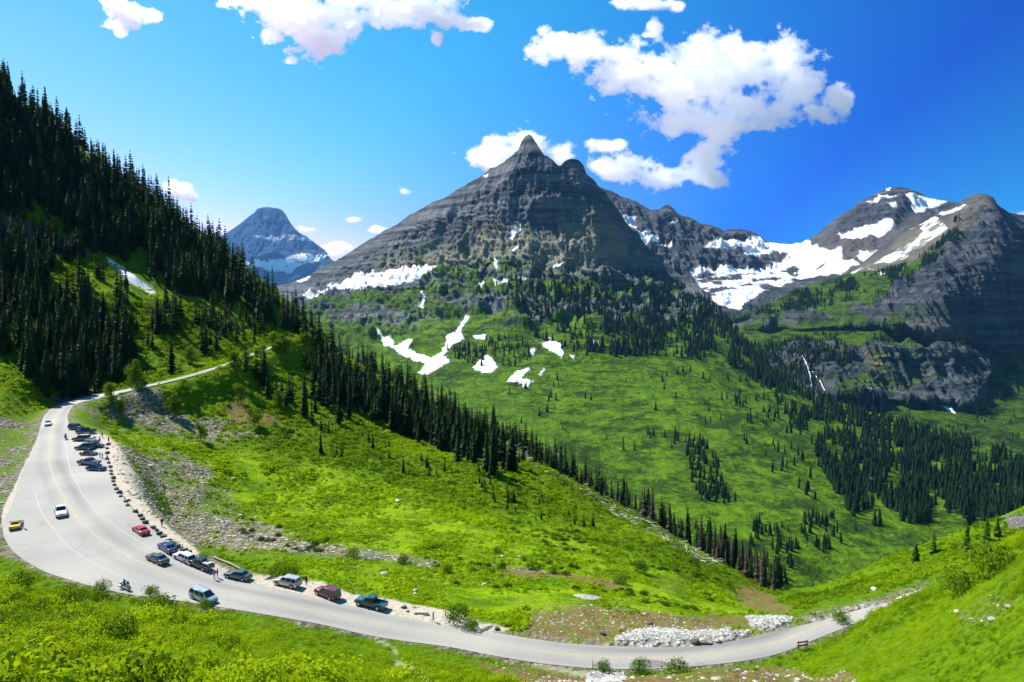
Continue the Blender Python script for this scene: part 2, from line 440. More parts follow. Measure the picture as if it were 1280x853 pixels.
def ground_z(X, Y):
    """height of the finished land sheet"""
    X = np.asarray(X, float); Y = np.asarray(Y, float)
    fr = (np.log(Y) - math.log(9)) / (math.log(900) - math.log(9)) * (nr - 1)
    fc = (X / (Y * 1.02) - SX[0]) / (SX[-1] - SX[0]) * (nc - 1)
    r = np.clip(fr.astype(int), 0, nr - 2); c = np.clip(fc.astype(int), 0, nc - 2)
    a, b_ = np.clip(fr - r, 0, 1), np.clip(fc - c, 0, 1)
    return (Zt[r, c] * (1 - a) * (1 - b_) + Zt[r + 1, c] * a * (1 - b_) + Zt[r, c + 1] * (1 - a) * b_ + Zt[r + 1, c + 1] * a * b_)

def ground_hit(px, py):
    """first point of the land seen at a photo pixel"""
    px = np.atleast_1d(np.asarray(px, float)); py = np.atleast_1d(np.asarray(py, float))
    res = []
    for x, y in zip(px, py):
        Ys = np.exp(np.linspace(math.log(28), math.log(860), 900))
        X, _, Z = unproj(x, y, Ys)
        d = Z - ground_z(X, Ys)
        k = np.argmax(d < 0) if (d < 0).any() else len(Ys) - 1
        k = max(k, 1); t = d[k - 1] / (d[k - 1] - d[k] + 1e-9); Yv = Ys[k - 1] + (Ys[k] - Ys[k - 1]) * np.clip(t, 0, 1)
        Xv = unproj(x, y, Yv)[0]; res.append((Xv, Yv, float(ground_z(Xv, Yv))))
    return np.array(res)

# ---------------------------------------------------------------- the road and its markings
nw = 14
u = np.linspace(0, 1, nw)
RV = RO[:, None] * (1 - u)[None, :, None] + RI[:, None] * u[None, :, None]
RV[..., 2] = zroad(RV[..., 0], RV[..., 1]) + .012
cen = .5 * (RO + RI); slen = np.r_[0, np.cumsum(np.linalg.norm(np.diff(cen, axis=0), axis=1))]
def mat_road():
    m, nt, b = new_mat('worn_asphalt'); n = N(nt); P = n.pos()
    lane = n.attr('lane').outputs['Fac']
    a = n.noise(P, .06, 5, .6); f = n.noise(P, 3.0, 5, .7); g = n.noise(P, .5, 5, .65)
    c = n.mix(n.ramp(a, [(.35, 0), (.65, 1)]), (.265, .255, .232), (.325, .31, .282))
    c = n.mix(n.ramp(lane, [(0, 0), (1, 1)]), c, (.17, .165, .155))
    c = n.mix(n.ramp(g, [(.55, 0), (.72, .35)]), c, (.25, .24, .225))
    c = n.mix(n.math('MULTIPLY', f, .22), c, (.14, .14, .14))
    c = n.mix(n.ramp(n.noise(n.mapping(P, (.35, .35, .35)), 1, 3, .5, 1.5), [(.66, 0), (.69, .45)]), c, (.17, .165, .16))
    c = n.mix(n.ramp(n.noise(P, .022, 3), [(.45, 0), (.6, .35)]), c, (.44, .42, .37))
    cr = n.vor(n.mapping(P, (.11, .11, .11)), 1.0, 'DISTANCE_TO_EDGE')
    c = n.mix(n.ramp(cr, [(0, .35), (.004, 0)]), c, (.10, .10, .10))
    n.put(b.inputs['Base Color'], c); b.inputs['Roughness'].default_value = .9
    n.put(b.inputs['Normal'], n.bump(f, .25, .05)); return m
# darker, tyre-polished lanes follow the traffic, not the lay-bys
YEL = [(1300,701),(1200,732),(1096,763),(1029,780),(977,803),(922,814),(860,822),(794,823),(736,821),(663,813),(560,796),(499,786),(450,776),(400,765),(330,752),(281,742),(234,727),(199,712),(169,701),(141,684),(112,664),(94,645),(81,624),(69,602),(62,581),(62,561),(65,534),(70,520),(80,507)]
yel = smooth(resamp(on_road(*resamp(YEL, 200).T), 460), 10); yel[:, 2] = zroad(yel[:, 0], yel[:, 1])
def line_dist(X, Y, L, side=False):
    d2 = np.full(np.shape(X), 1e9); sg = np.zeros(np.shape(X))
    for i in range(0, len(L) - 2, 2):
        ax, ay = L[i][:2]; bx, by = L[i + 2][:2]; ex, ey = bx - ax, by - ay
        t = np.clip(((X - ax) * ex + (Y - ay) * ey) / (ex * ex + ey * ey), 0, 1)
        d = (X - ax - t * ex) ** 2 + (Y - ay - t * ey) ** 2
        s_ = np.sign(ex * (Y - ay) - ey * (X - ax)); k = d < d2
        sg = np.where(k, s_, sg); d2 = np.where(k, d, d2)
    return np.sqrt(d2) * sg
# densify across for lanes
nw = 40; u = np.linspace(0, 1, nw)
RV = RO[:, None] * (1 - u)[None, :, None] + RI[:, None] * u[None, :, None]
RV[..., 2] = zroad(RV[..., 0], RV[..., 1]) + .012
ld = line_dist(RV[..., 0], RV[..., 1], yel)
wob = .5 * fbm(RV[..., 0] / 18, RV[..., 1] / 18, oct=3, seed=5)
lane = np.exp(-((ld + wob + 2.1) / .95) ** 2) * 1.0 + .5 * np.exp(-((ld - 2.0 + wob) / .8) ** 2)
lane *= .75 + .4 * fbm(RV[..., 0] / 30, RV[..., 1] / 30, oct=3, seed=8)
road = mesh_np('road', RV.reshape(-1, 3), grid_faces(len(RO), nw), mat_road(), attrs={'lane': np.clip(lane, 0, 1).ravel()})
meta(road, 'pale worn two lane mountain road curling through a hairpin', kind='structure')

def strip(name, P, w, mat, lift=.018, wobble=0, kind='structure'):
    P = smooth(P, 6); T = np.gradient(P, axis=0); T[:, 2] = 0; T /= np.linalg.norm(T, axis=1)[:, None]
    Nn = np.stack([-T[:, 1], T[:, 0], 0 * T[:, 0]], -1) * w / 2
    V = np.stack([P - Nn, P + Nn], 1); V[..., 2] = zroad(V[..., 0], V[..., 1]) + lift
    o = mesh_np(name, V.reshape(-1, 3), grid_faces(len(P), 2), mat); o['kind'] = kind; return o
m_yel = simple_mat('faded_yellow_paint', (.42, .345, .19), .8, var=.2, vscale=2)
m_wht = simple_mat('faded_white_paint', (.38, .37, .345), .8, var=.15, vscale=2)
def joined_strips(name, lines, w, mat, lift):
    V, Fc, o = [], [], 0
    for P in lines:
        P = smooth(P, 6); T = np.gradient(P, axis=0); T[:, 2] = 0; T /= np.linalg.norm(T, axis=1)[:, None]
        Nn = np.stack([-T[:, 1], T[:, 0], 0 * T[:, 0]], -1) * w / 2
        A = np.stack([P - Nn, P + Nn], 1); A[..., 2] = zroad(A[..., 0], A[..., 1]) + lift
        V.append(A.reshape(-1, 3)); Fc.append(grid_faces(len(P), 2) + o); o += 2 * len(P)
    ob = mesh_np(name, np.concatenate(V), np.concatenate(Fc), mat); return ob
def off_line(L, d):
    T = np.gradient(L, axis=0); T[:, 2] = 0; T /= np.linalg.norm(T, axis=1)[:, None]
    return L + np.stack([-T[:, 1], T[:, 0], 0 * T[:, 0]], -1) * d
yl = joined_strips('road_centre_line', [off_line(yel, .16), off_line(yel, -.16)], .11, m_yel, .020); meta(yl, 'faded double yellow line down the middle of the road', kind='structure')
w1 = on_road(*resamp([(44,617),(49,634),(57,649),(66,660),(75,672),(84,682),(98,693),(112,702),(130,711),(150,720),(180,731),(215,741),(260,752)], 120).T)
w2_ = on_road(*resamp([(81,551),(84,570),(88,589),(94,600),(101,615),(116,636),(127,646),(139,654),(161,669),(191,688),(215,702),(240,713),(270,722)], 120).T)
wl = joined_strips('road_edge_line', [resamp(w1, 110), resamp(w2_, 110)], .14, m_wht, .020); meta(wl, 'faded white edge lines curving round the bend', kind='structure')
# ================================================================== MOUNTAINS
def sc(pts, ox, oy, s): return [(ox + x / s, oy + y / s) for x, y in pts]

def layer(name, ridge, bottom, ctrl, x0, x1, ncol, nrow, benches=(), rock=None, back=(900, 14), pw=1.0, rough=1.0, seed=0, L=90., fields=None, strata=26., vegf=None):
    px = np.linspace(x0, x1, ncol)
    R = np.interp(px, [p[0] for p in ridge], [p[1] for p in ridge])
    R = R + (1.3 * fbm(px / 7, 0 * px, oct=4, seed=seed + 50) + 1.1 * np.abs(fbm(px / 3.2, 0 * px, oct=3, seed=seed + 51))) * rough
    B = np.interp(px, [p[0] for p in bottom], [p[1] for p in bottom])
    t = np.linspace(0, 1, nrow) ** pw
    PY = R[None] + (B - R)[None] * t[:, None]; PX = np.repeat(px[None], nrow, 0)
    c = np.array(ctrl, float)
    D = TPS(c[:, :2] / 300, np.log(c[:, 2]), lam=.0015)
    Y = np.exp(D(PX / 300, PY / 300))
    for line, dY, w in benches:
        ly = np.interp(PX, [p[0] for p in line], [p[1] for p in line]) + 3 * fbm(PX / 25, PX * 0, oct=3, seed=seed + 70)
        lx0, lx1 = line[0][0], line[-1][0]
        ed = sstep(lx0, lx0 + 40, PX) * (1 - sstep(lx1 - 40, lx1, PX))
        Y = Y + dY * sstep(w, -w, PY - ly) * ed
    X, _, Z = unproj(PX, PY, Y)
    P = np.stack([X, Y, Z], -1)
    # relief pushed out along the slope normal
    gu = np.gradient(P, axis=0); gv = np.gradient(P, axis=1)
    Nn = np.cross(gu, gv); Nn /= np.linalg.norm(Nn, axis=-1)[..., None] + 1e-9
    Nn *= np.where(Nn[..., 1:2] > 0, -1, 1)
    rk = rock(PX, PY) if rock else np.ones_like(PX)
    wz = Z + .35 * L * fbm(X / (3 * L), Y / (3 * L), oct=3, seed=seed + 5)
    gul = ridged(X / L + .5 * fbm(X / (2 * L), Z / (2 * L), seed=seed + 2), Y / (2.2 * L), Z / (6 * L), oct=5, seed=seed, gain=.55)
    gul2 = ridged(X / (L * .26), Y / (L * .7), Z / (2.6 * L), oct=3, seed=seed + 13)
    big = ridged(X / (3.3 * L), Y / (5 * L), Z / (9 * L), oct=2, seed=seed + 11)
    st = wz / strata; fr = st - np.floor(st)
    hard = _h(np.floor(st), 0 * st, 0 * st, seed + 3)
    led = (sstep(0, .35, fr) - fr) * hard
    st2 = wz / (strata * .37); fr2 = st2 - np.floor(st2); led2 = (sstep(0, .4, fr2) - fr2) * _h(np.floor(st2), 0 * st, 0 * st, seed + 4)
    edge = sstep(0, .07, t)[:, None]
    disp = rk * rough * (L * .55 * gul + L * .40 * big + L * .22 * gul2 + strata * .38 * led + strata * .16 * led2 + L * .05 * fbm(X / 12, Y / 12, Z / 12, oct=3, seed=seed + 8))
    soft = (1 - rk) * rough * (L * .10 * fbm(X / (1.2 * L), Y / (1.2 * L), oct=5, seed=seed + 31) + L * .10 * ridged(X / (L * 1.6), Y / (4 * L), oct=3, seed=seed + 33))
    P = P + Nn * ((disp + soft) * (.04 + .96 * edge))[..., None]
    # far side, out of the photo's sight
    nb = back[1]; bk = []
    for k in range(nb, 0, -1):
        q = P[0].copy(); f = k / nb
        q[:, 1] += back[0] * f; q[:, 0] *= (1 + back[0] * f / P[0][:, 1]) ** .6
        q[:, 2] -= back[0] * (.55 * f + .2 * f * f) + 12 * fbm(q[:, 0] / 60, q[:, 1] / 60, oct=3, seed=seed + 40) * f
        bk.append(q)
    PA = np.concatenate([np.array(bk), P])
    pad = lambda a: np.concatenate([np.repeat(a[:1], nb, 0), a])
    return PA, pad(PX), pad(PY), nb

# ---------------------------------------------------------------- the horn in the middle and the green slope below it
RB = [(250,372),(330,362),(370,352),(385,345),(400,336),(430,320),(445,311),(460,301),(478,290),(495,281),(510,270),(525,262),(540,253),(560,246),(570,238),(585,230),(600,221),(607,216),(612,211),(620,209),(630,203),(640,195),(648,188),(652,176),(657,170),(661,168),(665,171),(669,177),(673,183),(680,194),(690,200),(696,206),(700,208),(706,201),(714,198),(724,201),(729,206),(733,217),(740,222),(748,232),(757,242),(766,254),(775,266),(783,279),(795,292),(808,306),(820,320),(832,331),(850,343),(868,354),(880,368),(895,385),(910,402),(925,420),(940,436),(955,452),(975,468),(1000,484),(1030,498),(1060,506),(1100,518),(1150,532),(1200,548),(1280,572),(1400,600),(1520,620)]
CB = [(330,362,4000),(400,340,3750),(460,305,3500),(520,268,3250),(600,225,3000),(661,170,2900),(714,200,2850),(760,250,2900),(820,320,2950),(868,354,2950),
 (330,400,3700),(450,360,3150),(550,320,2900),(640,290,2720),(700,280,2640),(740,300,2640),(790,340,2700),
 (420,400,2950),(520,380,2720),(620,360,2540),(700,350,2450),(760,360,2450),(850,385,2600),(910,405,2550),
 (400,440,2550),(500,430,2400),(600,430,2200),(700,430,2080),(800,430,2050),(880,430,2150),(950,452,2200),
 (400,520,1900),(500,500,1950),(600,490,1830),(700,490,1760),(800,490,1720),(900,490,1740),(1000,486,1950),(1060,508,1900),
 (600,560,1400),(700,560,1400),(800,560,1400),(900,560,1380),(1000,560,1450),(1100,560,1500),(1200,550,1600),(1280,572,1500),(1400,600,1400),
 (500,640,1050),(700,640,1060),(900,640,1080),(1000,640,1100),(1100,640,1150),(1280,640,1120),(1400,650,1100),
 (600,780,760),(800,780,760),(1000,780,780),(1200,780,800),(1400,780,800),(400,780,760)]
ROCKB = [[(240,365),(370,345),(500,270),(661,150),(740,200),(860,340),(905,395),(870,408),(800,402),(760,410),(700,405),(640,408),(600,400),(560,400),(520,412),(480,425),(430,430),(380,420),(300,410)]]
def rockB(px, py): return pmask(px, py, ROCKB, 6, 6 * fbm(px / 20, py / 20, oct=4, seed=90))
benB = [([(480,352),(560,343),(640,343),(760,347),(880,372)], 90, 3.0), ([(400,378),(480,372),(560,368),(660,366),(780,368),(900,402)], 60, 2.5),
        ([(380,402),(480,412),(600,400),(700,408),(800,404),(910,430)], 70, 3.0), ([(690,563),(790,566),(860,580)], 14, 1.5), ([(560,540),(700,548),(800,552),(900,566)], 8, 2)]
PB, bx, by, nbB = layer('B', RB, [(250,780),(1520,780)], CB, 300, 1480, 900, 520, benB, rockB, L=62, seed=100, pw=1.15)

GREENB = [[(395,382),(450,366),(470,360),(520,345),(570,338),(640,335),(690,340),(760,345),(830,352),(870,362),(940,440),(1000,480),(1280,560),(1500,600),(1500,900),(300,900),(300,425)]]
CLIFFB = [[(600,347),(650,343),(760,346),(860,360),(882,372),(860,374),(780,364),(700,362),(620,362)],
          [(480,350),(560,352),(600,356),(520,368),(430,376),(410,374)],
          [(655,376),(720,374),(780,378),(850,378),(880,392),(860,404),(800,400),(760,404),(700,402),(650,398)],
          [(410,388),(450,386),(520,392),(540,404),(480,414),(420,412)], [(520,372),(590,372),(640,380),(620,392),(560,388)]]
SNOWB = [sc(p, 360, 150, 2.909) for p in [
 [(110,665),(170,625),(215,600),(260,578),(340,568),(400,573),(470,571),(530,558),(562,563),(545,580),(480,602),(430,614),(380,627),(300,630),(200,634),(150,645),(120,668)],
 [(738,618),(800,603),(822,606),(810,622),(760,634)],[(843,612),(872,613),(866,630),(850,627)],[(816,447),(822,420),(845,402),(862,396),(860,415),(830,454)],[(826,495),(840,468),(855,470),(838,502)],
 [(754,562),(772,533),(782,538),(765,566)],[(958,548),(975,530),(1002,530),(988,550)],[(472,676),(498,646),(510,652),(490,682)],[(60,650),(98,632),(104,655),(90,668)],[(30,585),(80,570),(82,576),(45,595)],[(700,640),(725,612),(730,618),(712,642)],[(715,205),(728,200),(725,215)]]]
SNOWB += [sc(p, 360, 380, 2.909) for p in [
 [(335,118),(385,128),(385,165),(350,152)],
 [(390,160),(440,128),(457,133),(440,168),(480,180),(520,195),(556,180),(573,150),(580,118),(612,98),(646,50),(660,55),(630,98),(642,130),(602,146),(584,165),(568,190),(596,213),(552,237),(500,264),(474,252),(500,217),(440,198),(398,182)],
 [(670,232),(728,186),(748,212),(769,235),(740,254),(700,248)],[(672,120),(722,114),(718,132),(680,130)],[(921,140),(950,121),(992,148),(1003,190),(996,204),(975,182),(938,162)],
 [(794,287),(838,243),(879,232),(854,268),(889,281),(860,304),(840,286)],[(911,260),(928,232),(934,238),(922,262)],[(876,172),(904,160),(892,188)],[(1107,133),(1128,133),(1122,153)],[(1030,195),(1045,198),(1042,210)]]]
def noiseP(P, s, seed, oct=5): return fbm(P[..., 0] / s, P[..., 1] / s, P[..., 2] / s, oct=oct, seed=seed)
gB = pmask(bx, by, GREENB, 5, 10 * noiseP(PB, 110, 200))
cl = pmask(bx, by, CLIFFB, 3, 7 * noiseP(PB, 60, 201))
gB = gB * (1 - .95 * cl)
gB = gB * (1 - (by < 412) * sstep(.12, .42, noiseP(PB, 45, 202)) * .75)
# green dusting on high ledges
gB = np.maximum(gB, .75 * sstep(.10, .30, fbm(bx / 26, by / 4.5, oct=4, seed=208)) * (by > 338) * (by < 415) * pmask(bx, by, [[(440,360),(560,338),(880,350),(960,450),(600,430),(400,420)]], 10))
gB = np.maximum(gB, .55 * sstep(.1, .45, noiseP(PB, 40, 203)) * pmask(bx, by, [[(400,350),(470,310),(600,270),(700,290),(780,300),(860,350),(860,370),(640,345),(520,345)]], 20))
tanB = pmask(bx, by, [[(545,318),(590,300),(660,285),(700,290),(690,270),(750,275),(770,300),(800,330),(740,340),(640,335),(560,345),(480,345),(470,330)]], 14, 14 * noiseP(PB, 90, 205))
sB = pmask(bx, by, SNOWB, .7, 2.6 * noiseP(PB, 16, 206))
scrB = pmask(bx, by, [sc([(1080,150),(1100,150),(1105,185),(1080,190)], 360, 380, 2.909), sc([(1000,160),(1030,150),(1035,195),(1010,200)], 360, 380, 2.909)], 2, 2 * noiseP(PB, 20, 207)) * .8

def mat_mountain(name, rock1, rock2, tan, green1, green2, sc_=1.0, strata=26.):
    m, nt, b = new_mat(name); n = N(nt); P = n.pos()
    A = n.n('ShaderNodeSeparateColor'); n.L(n.attr('mA').outputs['Color'], A.inputs[0])   # green, snow, tan
    sx = n.n('ShaderNodeSeparateXYZ'); n.L(P, sx.inputs[0])
    wv = n.mapping(P, (.0015 * sc_, .0015 * sc_, 1 / strata))
    bands = n.noise(wv, 1.0, 7, .75)
    g2 = n.noise(P, .022 * sc_, 6, .7); g3 = n.noise(P, .10 * sc_, 4, .7); g0 = n.noise(P, .006 * sc_, 5, .6)
    vert = n.noise(n.mapping(P, (.03 * sc_, .03 * sc_, .004 * sc_)), 1, 5, .65)
    rk = n.mix(n.math('MULTIPLY', n.ramp(bands, [(.42, 0), (.58, 1)]), .85), rock1, rock2)
    rk = n.mix(n.ramp(vert, [(.4, 0), (.7, .6)]), rk, tuple(c * .45 for c in rock1))
    rk = n.mix(n.ramp(g0, [(.45, 0), (.65, .18)]), rk, tuple(c * .8 for c in tan))
    tn = n.mix(n.ramp(bands, [(.40, 0), (.62, 1)]), tan, tuple(c * .45 for c in tan))
    rk = n.mix(A.outputs[2], rk, tn)
    gr = n.mix(n.ramp(g3, [(.38, 0), (.62, 1)]), green1, green2)
    gr = n.mix(n.ramp(g2, [(.42, 0), (.68, .8)]), gr, tuple(min(1, c * 1.35) for c in green2))
    gr = n.mix(n.ramp(n.noise(P, .012 * sc_, 5, .7), [(.55, 0), (.62, .75)]), gr, tuple(c * .55 for c in green1))
    bandg = n.ramp(n.noise(n.mapping(P, (.009 * sc_, .009 * sc_, .07 * sc_)), 1, 6, .7), [(.50, 0), (.58, .8)])
    gr = n.mix(bandg, gr, tuple(c * .6 for c in green1))
    c = n.mix(A.outputs[0], rk, gr)
    c = n.mix(A.outputs[1], c, n.mix(n.ramp(g2, [(.45, 0), (.8, 1)]), (.86, .88, .91), (.50, .48, .44)))
    n.put(b.inputs['Base Color'], c); b.inputs['Roughness'].default_value = .97; b.inputs['Specular IOR Level'].default_value = .1
    h = n.math('MULTIPLY', n.math('ADD', n.math('ADD', n.math('MULTIPLY', bands, .3), n.math('MULTIPLY', vert, 1.3)), g3), n.math('SUBTRACT', 1.0, n.math('MULTIPLY', A.outputs[1], .8)))
    n.put(b.inputs['Normal'], n.bump(h, .8, 9.0 / sc_)); return m
MB = mat_mountain('horn_rock', (.040, .048, .058), (.195, .21, .23), (.25, .235, .165), (.020, .052, .001), (.078, .155, .001))
hornm = mesh_np('mountain', PB.reshape(-1, 3), grid_faces(*bx.shape), MB, attrs={'mA': np.stack([gB, sB, tanB], -1).reshape(-1, 3)})
meta(hornm, 'grey rock horn with banded cliffs above the green valley slope', kind='structure')

# ---------------------------------------------------------------- back ridge and the snow basin
RD = [(600,260),(700,236),(740,230),(755,236),(768,241),(780,247),(795,252),(805,258),(815,263),(825,262),(832,256),(838,258),(848,268),(862,272),(875,279),(888,282),(905,288),(918,286),(930,286),(942,290),(952,296),(960,303),(975,304),(990,305),(1002,303),(1010,299),(1022,292),(1035,281),(1048,270),(1062,263),(1075,252),(1088,246),(1100,239),(1112,235),(1125,234),(1138,237),(1150,241),(1162,248),(1175,250),(1188,252),(1200,253),(1260,265),(1400,290),(1500,310)]
CD = [(740,230,5200),(830,256,5200),(905,288,5300),(960,303,5500),(1002,303,5500),(1062,263,5000),(1125,234,4800),(1188,252,4600),(1300,270,4600),
 (780,300,4600),(860,320,4500),(920,320,4700),(980,330,4700),(1040,320,4600),(1100,290,4450),(1160,280,4300),(1250,290,4300),
 (860,370,4000),(920,380,3900),(980,370,4000),(1050,350,4050),(1120,320,4050),(900,480,3500),(1100,480,3500),(1300,480,3500),(740,480,3600),(740,380,4300)]
ROCKD = [[(700,200),(960,280),(965,305),(940,320),(980,318),(985,325),(960,340),(900,335),(880,348),(850,345),(700,345)], [(1002,290),(1120,220),(1170,245),(1140,262),(1120,285),(1070,300),(1050,312),(1030,310),(1000,305)], [(1040,308),(1100,296),(1120,300),(1070,330),(1050,325)]]
def rockD(px, py): return .3 + .7 * pmask(px, py, ROCKD, 8, 8 * fbm(px / 20, py / 20, oct=4, seed=91))
PD, dx, dy, nbD = layer('D', RD, [(600,500),(1500,500)], CD, 690, 1480, 560, 300, (), rockD, L=85, seed=300, strata=40.)
z3 = lambda l: [sc(p, 740, 200, 2.370) for p in l]
SNOWD = z3([[(322,272),(400,252),(500,243),(612,243),(642,236),(652,262),(700,272),(750,283),(745,300),(790,312),(740,345),(650,352),(600,368),(540,388),(500,405),(470,420),(440,455),(380,440),(340,400),(285,340),(340,335),(380,320),(400,325),(480,332),(560,315),(578,290),(520,290),(480,300),(450,290),(430,275),(360,282)],
 [(733,235),(800,218),(880,193),(908,200),(860,230),(780,247)],[(925,125),(975,106),(1055,124),(1020,145),(960,162)],[(780,300),(830,286),(880,258),(930,240),(965,232),(1060,190),(1090,190),(960,258),(930,282),(880,308),(830,312)],
 [(85,175),(130,178),(122,195),(130,210),(100,200)],[(126,232),(185,250),(190,262),(150,266)],[(790,138),(900,128),(905,134),(790,144)],[(888,155),(912,148),(900,166)],[(256,150),(295,160),(290,166)],[(325,172),(345,178),(335,184)],[(178,140),(190,133),(200,142)],[(190,270),(240,275),(235,268)],[(590,245),(612,245),(605,254)],[(210,190),(240,205),(225,208)],[(865,85),(885,84),(880,94)]])
HOLES = z3([[(400,350),(440,345),(445,360),(420,362)],[(560,335),(600,318),(620,325),(600,345),(640,345),(600,356)],[(350,370),(390,366),(380,380)],[(470,355),(520,365),(480,368)],[(330,300),(420,296),(470,305),(440,318),(380,312)],[(340,392),(400,384),(430,390),(380,400)],[(650,330),(700,310),(690,325)]])
sD = pmask(dx, dy, SNOWD, .9, 3.5 * noiseP(PD, 60, 301)) * (1 - pmask(dx, dy, HOLES, .8, 2.2 * noiseP(PD, 40, 302)))
sD *= 1 - sstep(.15, .32, fbm(dx / 26, dy / 3.2, oct=4, seed=303)) * (dy > 345)
gD = pmask(dx, dy, [[(700,410),(900,400),(960,380),(1060,352),(1500,330),(1500,500),(700,500)]], 6, 8 * noiseP(PD, 150, 304)) * .7
tD = pmask(dx, dy, z3([[(640,262),(700,225),(760,240),(900,200),(1000,160),(1100,150),(1000,300),(800,330),(700,270)]]), 10, 8 * noiseP(PD, 90, 305)) * .5
MD = mat_mountain('back_ridge_rock', (.034, .042, .054), (.11, .118, .125), (.15, .12, .10), (.02, .05, .006), (.05, .11, .01), .7, 40.)
ridge_o = mesh_np('mountain', PD.reshape(-1, 3), grid_faces(*dx.shape), MD, attrs={'mA': np.stack([gD, sD, tD], -1).reshape(-1, 3)})
meta(ridge_o, 'dark back ridge curving round a bowl of snow', kind='structure')

# ---------------------------------------------------------------- right-hand mountain: spur, cliffs, shelf
RR = [(700,470),(820,445),(880,425),(905,408),(930,398),(960,380),(1000,360),(1030,350),(1050,345),(1070,335),(1090,318),(1108,303),(1125,292),(1145,283),(1165,272),(1180,262),(1190,257),(1200,254),(1206,248),(1214,244),(1224,242),(1234,243),(1242,248),(1247,256),(1256,262),(1266,270),(1276,277),(1300,290),(1400,330),(1500,350)]
CR = [(880,425,3300),(960,380,3400),(1050,345,3400),(1125,292,3450),(1190,257,3450),(1230,243,3400),(1300,290,3500),(1400,330,3600),
 (960,405,3050),(1050,390,2950),(1120,370,2850),(1180,340,2850),(1240,320,3000),(1300,350,3150),
 (900,440,2950),(1000,425,2700),(1100,415,2600),(1160,420,2600),(1220,420,2750),(1300,430,2900),
 (950,480,2620),(1050,470,2480),(1120,490,2400),(1200,500,2350),(1300,500,2450),
 (1000,540,2150),(1100,540,2050),(1200,540,2050),(1300,550,2050),(1400,560,2100),(1000,660,1600),(1300,660,1600),(700,470,3200),(700,660,1700),(1500,600,1900)]
ROCKR = [[(1195,235),(1245,240),(1290,260),(1500,330),(1500,440),(1290,450),(1190,420),(1150,418),(1080,400),(1060,390),(1110,372),(1130,345),(1170,330),(1190,300)],
 [(900,398),(960,396),(1080,393),(1150,408),(1180,414),(1100,405),(1040,404),(900,410)],
 [(960,440),(1010,432),(1060,436),(1110,432),(1160,436),(1200,440),(1230,455),(1230,500),(1190,512),(1150,505),(1080,503),(1020,500),(990,480),(960,460)]]
def rockR(px, py): return pmask(px, py, ROCKR, 4, 6 * fbm(px / 18, py / 18, oct=4, seed=92))
benR = [([(880,398),(960,396),(1060,388),(1120,375),(1160,380)], 100, 3), ([(900,414),(1000,412),(1100,409),(1180,422),(1300,440)], -50, 3), ([(940,440),(1020,434),(1100,430),(1160,436),(1240,452)], 110, 3), ([(1000,500),(1100,502),(1160,504),(1240,512)], -60, 3)]
PR, rx, ry, nbR = layer('R', RR, [(600,640),(1500,640)], CR, 860, 1480, 620, 420, benR, rockR, L=80, seed=500, strata=30., rough=.75)
gR = 1 - rockR(rx, ry)
gR = gR * (1 - pmask(rx, ry, z3([[(780,290),(1000,160),(1130,130),(1150,150),(1060,240),(960,290),(860,330),(760,330)]]), 4, 6 * noiseP(PR, 60, 501)))
gR = np.maximum(gR, .85 * sstep(.05, .25, fbm(rx / 22, ry / 5, oct=4, seed=512)) * (ry > 385) * (rx < 1215))
sR = pmask(rx, ry, z3([[(1025,155),(1112,138),(1118,146),(1040,166)],[(1010,165),(1030,180),(1060,205),(1000,240),(930,285),(880,308),(820,312),(800,325),(770,335),(860,300),(920,262),(985,215),(975,200),(995,180)],[(935,200),(985,165),(1010,165),(990,190),(950,205)],[(820,325),(880,330),(860,340)]]), 1, 3.5 * noiseP(PR, 45, 502))
sR *= 1 - .9 * sstep(.12, .25, fbm((rx - ry) / 22, (ry * 1.2 + .75 * rx) / 4.0, oct=4, seed=503))
sR = np.maximum(sR, pmask(rx, ry, z3([[(805,712),(818,705),(815,715)],[(1012,725),(1030,728),(1075,745),(1078,755),(1030,735)]]), .7))
tR = pmask(rx, ry, z3([[(760,335),(960,200),(1110,150),(1180,110),(1130,200),(1060,260),(960,310),(820,345)],[(800,570),(870,575),(865,700),(830,690)],[(960,490),(1060,520),(1050,530),(960,505)],[(900,720),(960,715),(1000,725),(920,735)]]), 6, 6 * noiseP(PR, 60, 504)) * .75
MR = mat_mountain('spur_rock', (.028, .036, .050), (.10, .108, .115), (.16, .145, .10), (.012, .030, .001), (.05, .10, .002), .8, 30.)
spur = mesh_np('mountain', PR.reshape(-1, 3), grid_faces(*rx.shape), MR, attrs={'mA': np.stack([gR, sR, tR], -1).reshape(-1, 3)})
meta(spur, 'shaded cliffs and treed spur of the right hand mountain', kind='structure')

# ---------------------------------------------------------------- far blue peak
RE = [(150,340),(240,330),(270,300),(285,290),(295,284),(302,278),(310,272),(318,266),(322,261),(330,259),(345,260),(353,263),(357,268),(362,277),(368,285),(374,291),(382,295),(390,301),(398,307),(406,312),(412,322),(420,332),(450,350),(600,370)]
CE = [(240,330,12400),(330,259,12000),(412,322,11500),(250,400,10200),(330,300,11400),(330,330,10900),(330,400,9800),(420,400,9500),(500,400,9500)]
PE, ex_, ey_, _ = layer('E', RE, [(100,410),(600,410)], [(a, b, c * 1.6) for a, b, c in CE], 200, 520, 380, 260, [([(230,332),(300,325),(360,322),(430,322)], 900, 2)], None, L=480, seed=700, strata=210., back=(4000, 10), rough=.5)
sE = pmask(ex_, ey_, [[(280,335),(325,329),(350,328),(378,325),(408,323),(414,327),(398,334),(370,336),(345,342),(330,338)], sc([(1010,820),(1060,800),(1110,795),(1130,800),(1080,815),(1060,828)], 0, 60, 2.909)], 1, 3 * fbm(ex_ / 12, ey_ / 5, oct=4, seed=702))
